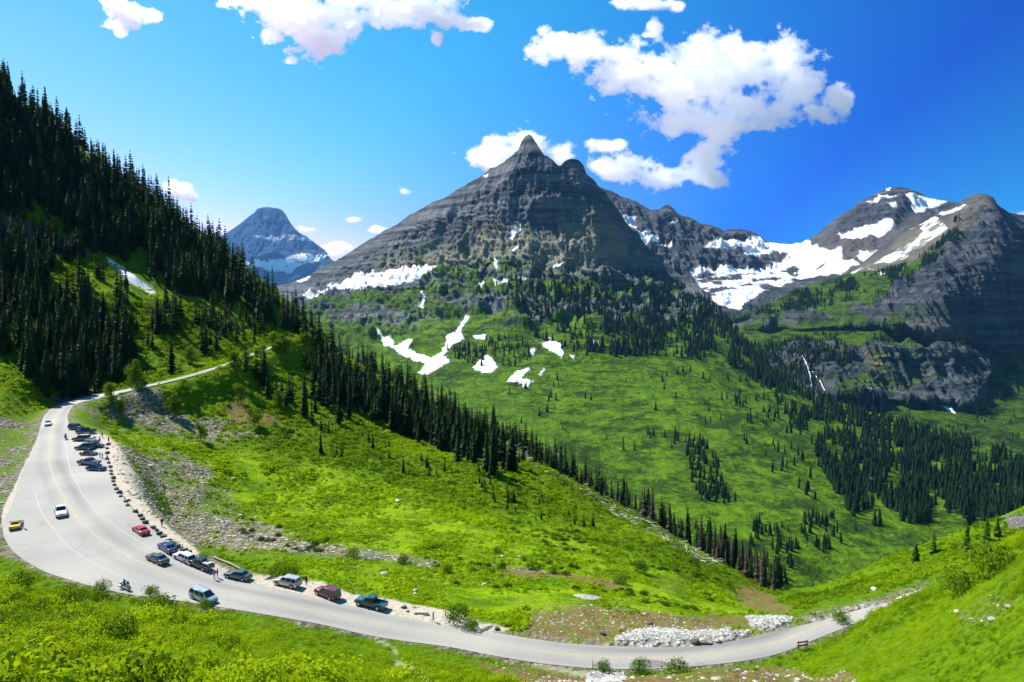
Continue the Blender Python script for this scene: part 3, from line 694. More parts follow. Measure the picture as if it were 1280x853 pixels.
sE = np.maximum(sE, .35 * pmask(ex_, ey_, [[(318,297),(365,296),(395,308),(350,303)]], 1.2, 3 * fbm(ex_ / 9, ey_ / 3, oct=4, seed=703)))
ME = mat_mountain('far_peak_hazed_rock', (.018, .04, .10), (.05, .09, .18), (.12, .12, .12), (.05, .08, .05), (.06, .09, .05), .2, 130.)  # blue of the distant air painted into the rock colours
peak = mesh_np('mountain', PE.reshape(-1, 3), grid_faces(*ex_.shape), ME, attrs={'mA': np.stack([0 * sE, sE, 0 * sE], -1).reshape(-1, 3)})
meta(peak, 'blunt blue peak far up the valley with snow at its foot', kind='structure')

# ---------------------------------------------------------------- valley floor sheet under everything
fx = np.linspace(-9000, 12000, 60); fy = np.linspace(-600, 24000, 60)
FX, FY = np.meshgrid(fx, fy)
FZ = -560 + 60 * fbm(FX / 900, FY / 900, oct=3, seed=60)
vf = mesh_np('valley_floor', np.stack([FX, FY, FZ], -1).reshape(-1, 3), grid_faces(60, 60), simple_mat('valley_floor_green', (.03, .08, .008), .95, var=.4, vscale=.01))
meta(vf, 'low green valley floor', kind='structure')
# ================================================================== VEGETATION
def foliage_mat(name, dark, light, trans=.35, vary='tint', rough=.75, tscale=.6, objrand=False):
    m = bpy.data.materials.new(name); m.use_nodes = True; nt = m.node_tree; nt.nodes.clear(); n = N(nt)
    out = n.n('ShaderNodeOutputMaterial'); b = n.n('ShaderNodeBsdfPrincipled'); tr = n.n('ShaderNodeBsdfTranslucent'); mx = n.n('ShaderNodeMixShader')
    if objrand: f = n.n('ShaderNodeObjectInfo').outputs['Random']
    else: f = n.attr('tint').outputs['Fac']
    P = n.pos(); nz = n.noise(P, tscale, 3, .6)
    fac = n.math('ADD', n.math('MULTIPLY', f, .75), n.math('MULTIPLY', n.math('SUBTRACT', nz, .5), .9), clamp=True)
    c = n.mix(fac, dark, light)
    n.put(b.inputs['Base Color'], c); b.inputs['Roughness'].default_value = rough; b.inputs['Specular IOR Level'].default_value = .08
    n.put(tr.inputs['Color'], n.mix(.5, c, light)); mx.inputs[0].default_value = trans
    n.L(b.outputs[0], mx.inputs[1]); n.L(tr.outputs[0], mx.inputs[2]); n.L(mx.outputs[0], out.inputs[0]); return m

def rot_pts(V, a):
    c, s = np.cos(a), np.sin(a)
    return np.stack([V[..., 0] * c - V[..., 1] * s, V[..., 0] * s + V[..., 1] * c, V[..., 2]], -1)

def conifer(seed, tiers=24, nb=9, slim=.13, bare=.04, ragged=.3):
    """unit-height spruce: (crown verts, tris), (trunk verts, tris)"""
    r = np.random.default_rng(seed); V, Fc = [], []
    for i in range(tiers):
        t = (i + r.uniform(-.3, .3)) / tiers; z = bare + (1 - bare) * t
        R = slim * (1 - t) ** .8 * (.55 + .45 * min(1, t * 7)) * r.uniform(.8, 1.15) + .006
        k = max(4, int(nb * (1 - .45 * t))); a0 = r.uniform(0, 6.28)
        for j in range(k):
            a = a0 + 6.283 * j / k + r.uniform(-.3, .3); Rj = R * r.uniform(1 - ragged, 1 + ragged * .6)
            dr = .35 * Rj + .012; w = .42 * Rj + .010
            ca, sa = math.cos(a), math.sin(a)
            q = [(0, 0, z + .028), (.55 * Rj * ca - w * sa, .55 * Rj * sa + w * ca, z - .35 * dr + r.uniform(-.006, .006)), (Rj * ca, Rj * sa, z - dr), (.55 * Rj * ca + w * sa, .55 * Rj * sa - w * ca, z - .35 * dr)]
            b = len(V); V += q; Fc += [(b, b + 1, b + 2), (b, b + 2, b + 3)]
    b = len(V); V += [(-.006, 0, .95), (.006, .004, .95), (0, -.006, .95), (0, 0, 1.0)]; Fc += [(b, b + 1, b + 3), (b + 1, b + 2, b + 3), (b + 2, b, b + 3)]
    TV, TF = [], []; k = 6
    for i, (z, rr) in enumerate([(-.06, .017), (.05, .0125), (.5, .008), (.97, .0015)]):
        TV += [(rr * math.cos(6.283 * j / k), rr * math.sin(6.283 * j / k), z) for j in range(k)]
    for i in range(3):
        for j in range(k):
            a, b_ = i * k + j, i * k + (j + 1) % k; TF += [(a, b_, b_ + k), (a, b_ + k, a + k)]
    return (np.array(V), np.array(Fc)), (np.array(TV), np.array(TF))

def leaf_clump(seed, nl=60, leaf=.2, flat=.8, lobes=3):
    """unit-radius leafy mound"""
    r = np.random.default_rng(seed)
    lc = r.uniform(-.45, .45, (lobes, 3)); lc[:, 2] = r.uniform(.1, .5, lobes); lr = r.uniform(.45, .8, lobes)
    k = r.integers(0, lobes, nl); d = r.normal(size=(nl, 3)); d[:, 2] = np.abs(d[:, 2]) * .9 - .15; d /= np.linalg.norm(d, axis=1)[:, None]
    c = lc[k] + d * (lr[k] * r.uniform(.75, 1.08, nl))[:, None]; c[:, 2] *= flat
    nrm = d + r.normal(scale=.45, size=(nl, 3)); nrm /= np.linalg.norm(nrm, axis=1)[:, None]
    a = np.cross(nrm, r.normal(size=(nl, 3))); a /= np.linalg.norm(a, axis=1)[:, None]; b = np.cross(nrm, a)
    s = leaf * r.uniform(.6, 1.3, nl)[:, None]
    V = np.stack([c - a * s, c - b * s * .7, c + a * s, c + b * s * .7], 1).reshape(-1, 3)
    return V, np.arange(nl * 4).reshape(-1, 4)

def scatter_mesh(name, protos, P, scale, rot, mat, tint, zs=None, lean=None):
    """many copies of the unit protos joined as one stuff mesh"""
    VV, FF, TT, o = [], [], [], 0
    pick = rng.integers(0, len(protos), len(P)); zs = np.ones(len(P)) if zs is None else zs
    for k, (V, Fc) in enumerate(protos):
        i = np.where(pick == k)[0]
        if not len(i): continue
        c, s = np.cos(rot[i])[:, None], np.sin(rot[i])[:, None]
        W = np.stack([V[None, :, 0] * c - V[None, :, 1] * s, V[None, :, 0] * s + V[None, :, 1] * c, np.repeat(V[None, :, 2], len(i), 0) * zs[i][:, None]], -1) * scale[i][:, None, None]
        if lean is not None: W[..., 0] += lean[i][:, None] * W[..., 2]
        W += P[i][:, None]
        FF.append((Fc[None] + (np.arange(len(i)) * len(V))[:, None, None] + o).reshape(-1, Fc.shape[1])); VV.append(W.reshape(-1, 3)); TT.append(np.repeat(tint[i], len(V))); o += len(i) * len(V)
    return mesh_np(name, np.concatenate(VV), np.concatenate(FF), mat, smooth=False, attrs={'tint': np.concatenate(TT)})

def in_poly(n, poly, accept=None):
    P = np.array(poly, float); lo, hi = P.min(0), P.max(0); out = []
    while len(out) < n:
        q = rng.uniform(lo, hi, (n * 3, 2)); ok = poly_sd(q[:, 0], q[:, 1], poly) > 0
        if accept is not None: ok &= accept(q[:, 0], q[:, 1]) > rng.random(len(q))
        out += list(q[ok])
    return np.array(out[:n])

M_CON = foliage_mat('spruce_needles', (.008, .024, .005), (.036, .082, .010), .18, objrand=True)
M_CON2 = foliage_mat('spruce_needles_mass', (.008, .024, .005), (.034, .078, .010), .18)
M_FAR = foliage_mat('distant_needles', (.006, .020, .006), (.020, .050, .010), .10, tscale=.05)
M_YFIR = foliage_mat('young_fir_needles', (.05, .12, .005), (.12, .23, .01), .3, objrand=True)
M_BARK = simple_mat('spruce_bark', (.10, .075, .055), .95, var=.3, vscale=6)
M_SNAG = simple_mat('dead_trunk_bark', (.17, .15, .13), .95, var=.35, vscale=6)
M_GREY = simple_mat('weathered_dead_wood', (.42, .39, .35), .9, var=.3, vscale=4)
M_BRN = foliage_mat('dying_brown_needles', (.035, .034, .022), (.10, .080, .052), .15, objrand=True)
M_LEAF = foliage_mat('aspen_leaves', (.05, .12, .003), (.17, .27, .008), .45, tscale=1.2, objrand=True)
M_SHR = foliage_mat('alder_leaves', (.05, .14, .001), (.42, .55, .004), .45, tscale=.35)
M_SHR2 = foliage_mat('slope_shrub_leaves', (.04, .11, .001), (.33, .475, .003), .42, tscale=.12)
M_MEAD = foliage_mat('meadow_leaves', (.13, .255, .001), (.41, .55, .003), .42, tscale=.3)
M_SHR3 = foliage_mat('valley_shrub_leaves', (.012, .036, .001), (.10, .18, .002), .25, tscale=.03)

conP = [conifer(40 + i, tiers=26, nb=9, slim=s, ragged=.35) for i, s in enumerate((.12, .135, .15, .16, .18, .13))]
conL = [conifer(60 + i, tiers=15, nb=7, slim=s, ragged=.35)[0] for i, s in enumerate((.13, .15, .165, .18))]
def far_conifer(seed, slim):
    r = np.random.default_rng(seed); V, Fc = [], []
    for i in range(5):
        z0 = .02 + .19 * i; z1 = min(1.0, z0 + .42); R = slim * (1 - z0) ** .8; k = 6; b = len(V); V.append((0, 0, z1)); a0 = r.uniform(0, 6)
        for j in range(k): rr = R * r.uniform(.7, 1.2); V.append((rr * math.cos(a0 + 6.283 * j / k), rr * math.sin(a0 + 6.283 * j / k), z0 + r.uniform(-.03, .03)))
        Fc += [(b, b + 1 + j, b + 1 + (j + 1) % k) for j in range(k)]
    return np.array(V), np.array(Fc)
conF = [far_conifer(80 + i, s) for i, s in enumerate((.15, .17, .20))]

# ---------------------------------------------------------------- trees of the near slopes: (px,py) of the foot
clus = lambda s, lo, hi, sd: (lambda x, y: sstep(lo, hi, fbm(x / s, y / s, oct=3, seed=sd)))
T_ = []  # x, y, z, height, region
def add_trees(n, poly, h0, h1, reg, accept=None):
    q = in_poly(n, poly, accept); H = ground_hit(q[:, 0], q[:, 1])
    s = road_sd(H[:, 0], H[:, 1])
    for p, d in zip(H, s):
        if d > 2.5: T_.append((*p, rng.uniform(h0, h1) * rng.uniform(.62, 1.15), reg))
def add_beyond(n, line, dY0, dY1, h0, h1, reg):
    L = np.array(line, float); xs = rng.uniform(L[0, 0], L[-1, 0], n); Yc = np.interp(xs, L[:, 0], L[:, 2])
    for x, Yv in zip(xs, Yc):
        Yv = Yv + rng.uniform(dY0, dY1); X = (x - CX) / F * Yv * 1.0; z = float(ground_z(X, Yv))
        T_.append((X, Yv, z, rng.uniform(h0, h1) * rng.uniform(.62, 1.15), reg))
gapF = lambda x, y: 1 - .97 * pmask(x, y, [[(150,312),(180,318),(196,350),(172,345)], [(185,352),(215,362),(240,385),(200,378)], [(20,262),(60,270),(95,290),(60,292)]], 5, 0) - .999 * pmask(x, y, [[(120,312),(150,325),(205,372),(190,376),(120,330)]], 4)
add_trees(1150, [(-60,10),(0,116),(100,186),(200,254),(300,332),(400,422),(435,452),(410,452),(370,422),(320,402),(260,378),(210,368),(160,338),(120,320),(60,288),(0,272),(-60,262)], 15, 24, 'skyline', gapF)
add_beyond(170, [(-80,0,438),(0,0,446),(100,0,468),(200,0,500),(300,0,536),(400,0,560),(440,0,500)], 0, 40, 15, 25, 'skyline')
add_trees(110, [(-60,270),(0,280),(60,292),(112,318),(100,330),(30,318),(-60,315)], 11, 17, 'left')
add_trees(180, [(-60,300),(30,312),(62,345),(52,395),(0,390),(-60,380)], 14, 21, 'left', clus(30, -.5, .1, 41))
add_trees(300, [(-60,385),(60,385),(110,395),(160,415),(180,462),(150,492),(120,499),(60,502),(45,485),(20,450),(-60,425)], 12, 19, 'corner', clus(30, -.7, .0, 42))
add_trees(95, [(60,320),(130,345),(190,380),(250,405),(292,438),(275,452),(245,440),(200,445),(170,425),(110,395),(60,375)], 9, 17, 'glade', clus(26, -.15, .15, 43))
add_trees(60, [(200,378),(260,385),(330,410),(345,428),(300,430),(240,408)], 10, 16, 'glade', clus(30, -.3, .1, 44))
add_trees(470, [(395,450),(430,458),(460,470),(540,512),(600,545),(655,575),(660,592),(625,600),(590,585),(540,560),(500,545),(455,520),(412,500),(395,480)], 11.5, 19, 'spur', lambda x, y: sstep(690, 500, x) * .9 + .1)
add_beyond(120, [(400,0,560),(450,0,440),(520,0,395),(600,0,370),(680,0,345)], 0, 30, 13, 20, 'spur')
add_trees(46, [(300,455),(395,450),(430,505),(440,530),(400,545),(350,510),(310,480)], 10, 17, 'midroad', clus(30, -.4, .1, 45))
add_trees(90, [(620,540),(700,572),(770,612),(830,655),(800,650),(740,615),(690,590),(640,565)], 8, 15, 'rim', clus(20, -.1, .2, 47))
add_trees(60, [(400,530),(600,590),(760,660),(700,660),(540,610),(420,575)], 3, 6.5, 'sapling')
add_beyond(230, [(640,0,352),(720,0,332),(800,0,296),(860,0,272),(920,0,252),(985,0,235)], 2, 30, 10, 17, 'rim')
add_beyond(60, [(985,0,235),(1020,0,245),(1100,0,275),(1280,0,325)], 25, 60, 9, 13, 'rim')
LONE = [ # px, py, height m, label
 (381,521,19,'tall dark spruce standing alone below the upper road'),(424,531,15,'slim spruce among shrubs right of the tall lone spruce'),(466,562,7,'small pointed spruce alone on the open shrub slope'),
 (401,569,9,'small dark spruce just above the bright meadow edge'),(504,593,6,'low spruce below the dense spur forest in shrubs'),(533,586,6,'bushy young spruce close under the spur forest'),
 (215,466,15,'spruce beside the upper road on its uphill side'),(418,505,17,'spruce at the lower left corner of the spur forest'),
 (1077,692,8.6,'left one of a pair of small firs on right hillside crest'),(1087,690,7.8,'right one of a pair of small firs on right hillside crest'),(1144,704,7.8,'rounded fir alone in the middle of right hillside'),
 (1166,692,8.6,'slim fir above the white roadside wall on right hillside'),(1208,692,10.1,'broad fir right of the slim fir on right hillside'),(1233,679,9.4,'fir near the upper crest of right hillside'),(1246,671,8.6,'fir beside the rocks at the crest far right'),
 (1125,686,6,'tiny fir on the skyline of the right hillside')]
for i, (x, y, h, lb) in enumerate(LONE):
    p = ground_hit(x, y)[0]; T_.append((*p, h, 'lone%d' % i))
key = sorted(range(len(T_)), key=lambda i: (-1e6 if T_[i][4].startswith('lone') else 0) - T_[i][3] / T_[i][1])
LAB = {'skyline': ('dark spruce in the dense forest climbing the left skyline', 'spruces of the left skyline forest'),
 'left': ('dark spruce in the stand below the grey rock step at the left edge', 'spruces below the left rock step'),
 'corner': ('dark spruce crowded above the hairpin bend', 'spruces crowded above the hairpin'),
 'glade': ('slender spruce scattered over the green glade on left slope', 'spruces scattered in the green glade'),
 'spur': ('tall spruce in the packed forest along the middle spur', 'spruces packed along the spur'),
 'midroad': ('spruce on the bank just below the upper road', 'spruces below the upper road'),
 'sapling': ('young spruce dotted over the shrub slope below the spur forest', 'young spruces on the shrub slope'),
 'rim': ('thin spruce rising from behind the rim of the meadow', 'spruces behind the meadow rim')}
crown_me, trunk_me = [], []
def tmp_mesh(name, V, Fc, mat, smooth=False):
    o = mesh_np(name, V, Fc, mat, smooth=smooth); me = o.data; bpy.data.objects.remove(o); return me
for (cv, cf), (tv, tf) in conP:
    crown_me.append(tmp_mesh('spruce_crown', cv, cf, M_CON)); trunk_me.append(tmp_mesh('spruce_trunk', tv, tf, M_BARK, True))
brown_me = []
for me in crown_me[:3]:
    c = me.copy(); c.materials[0] = M_BRN; brown_me.append(c)
def thing(name, label, cat, loc=(0, 0, 0), rz=0, group=None, scale=1.0):
    o = bpy.data.objects.new(name, None); COL.objects.link(o); o.location = loc; o.rotation_euler = (0, 0, rz)
    o.scale = (scale,) * 3 if np.isscalar(scale) else scale; o.empty_display_size = .2
    return meta(o, label, cat, group)
def child(name, me, parent):
    o = bpy.data.objects.new(name, me); COL.objects.link(o); o.parent = parent; return o
rest = []
for r_, i in enumerate(key):
    x, y, z, h, reg = T_[i]
    if r_ < 292:
        k = int(rng.integers(0, 6)); wfac = rng.uniform(.85, 1.25) * (1.6 if h < 8 else 1.0)
        if reg.startswith('lone'):
            lb, gp = LONE[int(reg[4:])][3], None; wfac = 1.5 if h < 14 and y < 330 and x > 0 else 1.0
        else: lb, gp = LAB[reg]
        t = thing('spruce_tree', lb, 'tree', (x, y, z - .2), rng.uniform(0, 6.28), gp, (h * wfac, h * wfac, h))
        cme = crown_me[k]
        if reg.startswith('lone') and x > 60:
            cme = cme.copy(); cme.materials[0] = M_YFIR
        child('crown', cme, t); child('trunk', trunk_me[k], t)
    else: rest.append((x, y, z, h))
rest = np.array(rest)
o = scatter_mesh('spruce_forest', conL, rest[:, :3] - [0, 0, .3], rest[:, 3], rng.uniform(0, 6.28, len(rest)), M_CON2, rng.random(len(rest)))
meta(o, 'dark spruce forest massed over the left slope and the spur behind the single trees', 'forest', kind='stuff')

# dead and dying trees along the blow-down rim
def snag(seed):
    r = np.random.default_rng(seed); V, Fc = [], []
    def limb(p, q, r0, r1, k=5):
        b = len(V); p, q = np.array(p), np.array(q); d = (q - p) / np.linalg.norm(q - p)
        a = np.cross(d, (.3, .9, .2)); a /= np.linalg.norm(a); c = np.cross(d, a)
        for P_, rr in ((p, r0), (q, r1)):
            for j in range(k): V.append(P_ + rr * (a * math.cos(6.283 * j / k) + c * math.sin(6.283 * j / k)))
        for j in range(k): Fc.append((b + j, b + (j + 1) % k, b + k + (j + 1) % k)); Fc.append((b + j, b + k + (j + 1) % k, b + k + j))
    limb((0, 0, -.05), (.01, 0, .5), .018, .012); limb((.01, 0, .5), (0, .01, 1.0), .012, .003)
    for i in range(26):
        z = r.uniform(.15, .95); a = r.uniform(0, 6.28); l = .09 * (1.1 - z) * r.uniform(.4, 1.3) + .015
        limb((0, 0, z), (l * math.cos(a), l * math.sin(a), z - .25 * l), .0035, .001, 3)
    return np.array(V), np.array(Fc)
snag_me = [tmp_mesh('snag_trunk', *snag(i), M_SNAG, True) for i in range(3)]
def rim_pt(x, dY):
    L = [(600,362),(640,345),(720,326),(800,290),(860,266),(920,246),(985,226)]
    Yv = float(np.interp(x, [a for a, _ in L], [b for _, b in L])) + dY; X = (x - CX) / F * Yv; return X, Yv, float(ground_z(X, Yv))
for i in range(62):
    x = rng.choice([rng.uniform(640, 760), rng.uniform(770, 900), rng.uniform(880, 975)]); p = rim_pt(x, rng.uniform(-3, 14)); h = rng.uniform(9, 16)
    brown = i % 5 < 2
    t = thing('dead_spruce', 'dying spruce with brown needles on the rim beside fallen logs' if brown else 'bare grey dead spruce on the rim beside fallen logs', 'tree', (p[0], p[1], p[2] - .2), rng.uniform(0, 6.28),
              'brown dying spruces on the rim' if brown else 'bare dead spruces on the rim', (h * (.8 if brown else 1), h * (.8 if brown else 1), h))
    if brown: child('crown', brown_me[i % 3], t); child('trunk', trunk_me[i % 3], t)
    else: child('trunk', snag_me[i % 3], t)
# fallen logs
def log_me(seed):
    r = np.random.default_rng(seed); k, m = 7, 9; V = []
    for i in range(m):
        x = i / (m - 1) - .5; rr = .022 * (1 - .5 * (x + .5)) * r.uniform(.9, 1.1); oy, oz = .012 * math.sin(3 * x + seed), .008 * math.cos(5 * x)
        V += [(x, oy + rr * math.cos(6.283 * j / k), oz + rr * math.sin(6.283 * j / k)) for j in range(k)]
    Fc = [(i * k + j, i * k + (j + 1) % k, (i + 1) * k + (j + 1) % k, (i + 1) * k + j) for i in range(m - 1) for j in range(k)]
    return tmp_mesh('log', np.array(V), np.array(Fc), M_GREY, True)
logs = [log_me(i) for i in range(4)]
LOGP = [(600,540),(680,565),(745,600),(800,640),(860,680),(905,704),(885,708),(820,672),(760,640),(700,605),(640,568)]
q = in_poly(190, LOGP); H = ground_hit(q[:, 0], q[:, 1])
for i, p in enumerate(H):
    o = bpy.data.objects.new('fallen_log', logs[i % 4]); COL.objects.link(o); l = rng.uniform(2.5, 8)
    dx_ = 2.0; g = (float(ground_z(p[0] + 1, p[1])) - float(ground_z(p[0] - 1, p[1]))) / 2
    o.location = (p[0], p[1], p[2] + .35); o.scale = (l, l * .9, l * .9); o.rotation_euler = (0, -math.atan(g) + rng.uniform(-.12, .12), rng.uniform(0, 3.14))
    meta(o, 'bleached log lying in the blow-down strip below the rim trees', 'log', 'fallen logs of the blow-down')

stick = []
for k in range(4):
    r = np.random.default_rng(k); a, e = 0, r.uniform(-.15, .5); d_ = np.array([math.cos(e), 0, math.sin(e)]); w_ = .035
    V = np.array([[0, -w_, 0], [0, w_, 0], [0, 0, w_ * 1.7]]); V = np.concatenate([V, V * .6 + d_]); stick.append((V, np.array([(0, 1, 4, 3), (1, 2, 5, 4), (2, 0, 3, 5)])))
q = in_poly(850, LOGP); H = ground_hit(q[:, 0], q[:, 1])
o = scatter_mesh('dead_branches', stick, H + [0, 0, .15], rng.uniform(.8, 4.2, len(H)), rng.uniform(0, 6.28, len(H)), M_GREY, rng.random(len(H)))
meta(o, 'bleached broken branches littering the blow-down strip', 'dead branches', kind='stuff')

# broad leafy trees
def leafy(seed, nl=1500):
    r = np.random.default_rng(seed); n_l = 11
    lc = np.stack([r.uniform(-.22, .22, n_l), r.uniform(-.22, .22, n_l), r.uniform(.22, .88, n_l)], -1); lr = .19 * (1.15 - .5 * lc[:, 2]) * r.uniform(.7, 1.2, n_l)
    k = r.integers(0, n_l, nl); d = r.normal(size=(nl, 3)); d /= np.linalg.norm(d, axis=1)[:, None]
    c = lc[k] + d * (lr[k] * r.uniform(.5, 1.05, nl))[:, None]
    nrm = d + r.normal(scale=.5, size=(nl, 3)); nrm /= np.linalg.norm(nrm, axis=1)[:, None]
    a = np.cross(nrm, r.normal(size=(nl, 3))); a /= np.linalg.norm(a, axis=1)[:, None]; b = np.cross(nrm, a); s = .028 * r.uniform(.6, 1.4, nl)[:, None]
    V = np.stack([c - a * s, c - b * s * .7, c + a * s, c + b * s * .7], 1).reshape(-1, 3)
    return tmp_mesh('leafy_crown', V, np.arange(nl * 4).reshape(-1, 4), M_LEAF)
def leafy_trunk(seed):
    r = np.random.default_rng(seed); V, Fc = [], []
    def limb(p, q, r0, r1, k=6):
        b = len(V); p, q = np.array(p, float), np.array(q, float); d = (q - p) / np.linalg.norm(q - p); a = np.cross(d, (.3, .9, .2)); a /= np.linalg.norm(a); c = np.cross(d, a)
        for P_, rr in ((p, r0), (q, r1)):
            for j in range(k): V.append(P_ + rr * (a * math.cos(6.283 * j / k) + c * math.sin(6.283 * j / k)))
        for j in range(k): Fc.append((b + j, b + (j + 1) % k, b + k + (j + 1) % k, b + k + j))
    limb((0, 0, -.08), (.01, 0, .35), .022, .016); limb((.01, 0, .35), (0, .02, .85), .016, .004)
    for i in range(7):
        z = r.uniform(.2, .7); a = r.uniform(0, 6.28); limb((0, 0, z), (.2 * math.cos(a), .2 * math.sin(a), z + .15), .008, .002)
    return tmp_mesh('leafy_trunk', np.array(V), np.array(Fc), M_BARK, True)
lf = [leafy(200 + i) for i in range(4)]; lt = [leafy_trunk(210 + i) for i in range(2)]
LEAFY = [(140,507,9.5,1.0,'bushy light green tree at the outside of the hairpin'),(165,487,13,.9,'tall round tree on the uphill side of the hairpin'),(218,521,10,1.1,'dark leafy tree standing on the gravel slope'),
 (251,552,7.5,.9,'small leafy tree at the foot of the gravel slope'),(297,473,13,.8,'leafy tree rising across the upper road'),(340,436,10,1.2,'broad pale tree above the upper road bend'),(357,443,12,1.2,'broad pale tree at the far end of the upper road'),
 (318,534,8,1.3,'spreading leafy tree above the right end of the gravel slope'),(301,505,9,1.1,'leafy tree on the green bank under the upper road'),(240,455,9,1.0,'leafy tree against the dark bank above the upper road'),(382,432,11,1.3,'pale leafy tree near the skyline spruces'),
 (230,492,6,1.3,'squat leafy tree just below the upper road wall'),(150,516,5.5,1.2,'low leafy tree on gravel beside the hairpin'),(350,508,8,1.1,'leafy tree in the shadowed hollow below the upper road'),(308,456,7,1.4,'leafy tree against the upper road between two gaps'),(326,447,6.5,1.5,'rounded leafy tree hiding the upper road near its end'),(345,440,7,1.4,'leafy tree at the foot of the last upper road bend'),(178,488,5,1.4,'low leafy tree just below the start of the upper road'),(291,462,5,1.3,'small leafy tree under the upper road wall')]
for i, (x, y, h, wf, lb) in enumerate(LEAFY):
    p = ground_hit(x, y)[0]; t = thing('leafy_tree', lb, 'tree', (p[0], p[1], p[2] - .2), i * 1.3, None, (h * wf, h * wf, h)); child('crown', lf[i % 4], t); child('trunk', lt[i % 2], t)

# ---------------------------------------------------------------- shrubs
clA = [leaf_clump(300 + i, 200, .085, .85, 6) for i in range(6)]
clB = [leaf_clump(320 + i, 34, .26, .75, 3) for i in range(6)]
clC = [leaf_clump(340 + i, 16, .42, .6, 2) for i in range(5)]
def pick_ground(n, zone, dens=None):
    """random points of the visible land inside picture zones"""
    m = vis & (pmask(pxg, pyg, zone, .5) > .5) & (SD > 1.2)
    area = np.zeros_like(Xg); area[:-1, :-1] = np.abs((Yg[1:, :-1] - Yg[:-1, :-1]) * (Xg[:-1, 1:] - Xg[:-1, :-1]))
    wgt = area * m
    if dens is not None: wgt = wgt * dens
    wgt = wgt.ravel() / wgt.sum(); i = rng.choice(len(wgt), n, p=wgt)
    r_, c_ = np.unravel_index(i, Xg.shape)
    Y = Yg[r_, c_] * (1 + rng.uniform(0, .0075, n)); X = (SX[c_] + rng.uniform(0, SX[1] - SX[0], n)) * Y * 1.02
    return np.stack([X, Y, ground_z(X, Y)], -1), r_, c_
ZFG = [[(-300,690),(0,672),(16,690),(34,704),(56,717),(100,730),(139,741),(234,754),(330,770),(461,797),(560,810),(640,826),(720,838),(640,860),(-300,900)]]
ZFR = [[(975,824),(1010,803),(1053,787),(1100,767),(1150,747),(1200,724),(1280,655),(1600,560),(1600,900),(900,900),(940,838)]]
bare = 1 - .93 * np.clip(msoil + mwhite + msand + mrock + .9 * mg, 0, 1)
_T = [[(466,797),(480,802),(494,812),(500,822),(494,820),(486,808),(472,802)], [(484,823),(500,826),(520,836),(545,858),(530,858),(512,842),(490,830)]]
tintf = lambda P, s, sd: np.clip(.5 + .9 * fbm(P[:, 0] / s, P[:, 1] / s, oct=4, seed=sd) + rng.uniform(-.18, .18, len(P)), 0, 1)
P, r_, c_ = pick_ground(5200, ZFG, bare * (1 - mtrail) * np.clip(85 / Yg, .7, 1.6) ** 2)
big = sstep(-.15, .3, fbm(P[:, 0] / 13, P[:, 1] / 13, oct=3, seed=61)) * sstep(420, 150, pxg[r_, c_]) 
s_ = rng.uniform(.45, .85, len(P)) * (1 + 1.2 * big) * np.interp(pyg[r_, c_] - np.interp(pxg[r_, c_], [0, 34, 139, 330, 461, 640, 720], [672, 703, 740, 768, 795, 825, 836]), [0, 25], [.55, 1])
o = scatter_mesh('undergrowth', clA, P - [0, 0, .25], s_, rng.uniform(0, 6.28, len(P)), M_SHR, tintf(P, 9, 71), zs=rng.uniform(.8, 1.4, len(P)))
meta(o, 'bright green leafy undergrowth covering the near slope below the viewpoint', 'undergrowth', kind='stuff')
P, r_, c_ = pick_ground(7000, ZFR, np.clip(75 / Yg, .7, 2.2) ** 2 * bare * sstep(-.75, .1, fbm(Xg / 6, Yg / 6, oct=3, seed=66)))
s_ = rng.uniform(.22, .55, len(P)) * np.clip(P[:, 1] / 75, .5, 1.05) * (1 + .9 * sstep(.0, .4, fbm(P[:, 0] / 8, P[:, 1] / 8, oct=3, seed=62)))
_k = P[:, 1] > 41; P, s_ = P[_k], s_[_k]
o = scatter_mesh('undergrowth', clA, P - [0, 0, .15], s_, rng.uniform(0, 6.28, len(P)), M_SHR, tintf(P, 7, 72), zs=rng.uniform(.7, 1.3, len(P)))
meta(o, 'light green shrubs and weeds covering the near hillside at right', 'undergrowth', kind='stuff')
ZMID = [[(-60,380),(60,330),(130,320),(200,370),(300,400),(400,430),(460,470),(540,510),(640,560),(760,620),(900,705),(985,748),(1100,700),(1280,638),(1500,560),(1500,640),(1300,655),(1200,716),(1096,755),(977,785),(860,806),(740,806),(600,784),(480,758),(330,722),(240,690),(150,560),(110,505),(0,520),(-60,560)]]
dn = bare * (1 - .62 * msm) * (1 - .9 * msnow) * (.35 + sstep(-.3, .3, fbm(Xg / 16, Yg / 16, oct=4, seed=63)))
P, r_, c_ = pick_ground(23000, ZMID, dn * np.interp(Yg, [100, 200, 400], [1.6, 1.0, .5]))
s_ = rng.uniform(.5, 1.5, len(P)) * np.interp(P[:, 1], [100, 180, 400], [.45, .85, 1.7]) * (1 - .6 * msm[r_, c_])
o = scatter_mesh('undergrowth', clB, P - [0, 0, .3], s_, rng.uniform(0, 6.28, len(P)), M_SHR2, tintf(P, 22, 73), zs=rng.uniform(.6, 1.1, len(P)))
meta(o, 'low green shrubs spread over the meadow and slopes beyond the road', 'undergrowth', kind='stuff')

BG = [leaf_clump(350 + i, 700, .07, .9, 9) for i in range(4)]
P, r_, c_ = pick_ground(230, ZFG, sstep(-.05, .25, fbm(Xg / 15, Yg / 15, oct=3, seed=61)) * (1 - mtrail) * sstep(560, 330, pxg) * (SD > 4))
o = scatter_mesh('undergrowth', BG, P - [0, 0, .3], rng.uniform(1.2, 2.6, len(P)), rng.uniform(0, 6.28, len(P)), M_SHR, tintf(P, 12, 74), zs=rng.uniform(.9, 1.3, len(P)))
meta(o, 'taller alder thicket in the lower left of the near slope', 'undergrowth', kind='stuff')
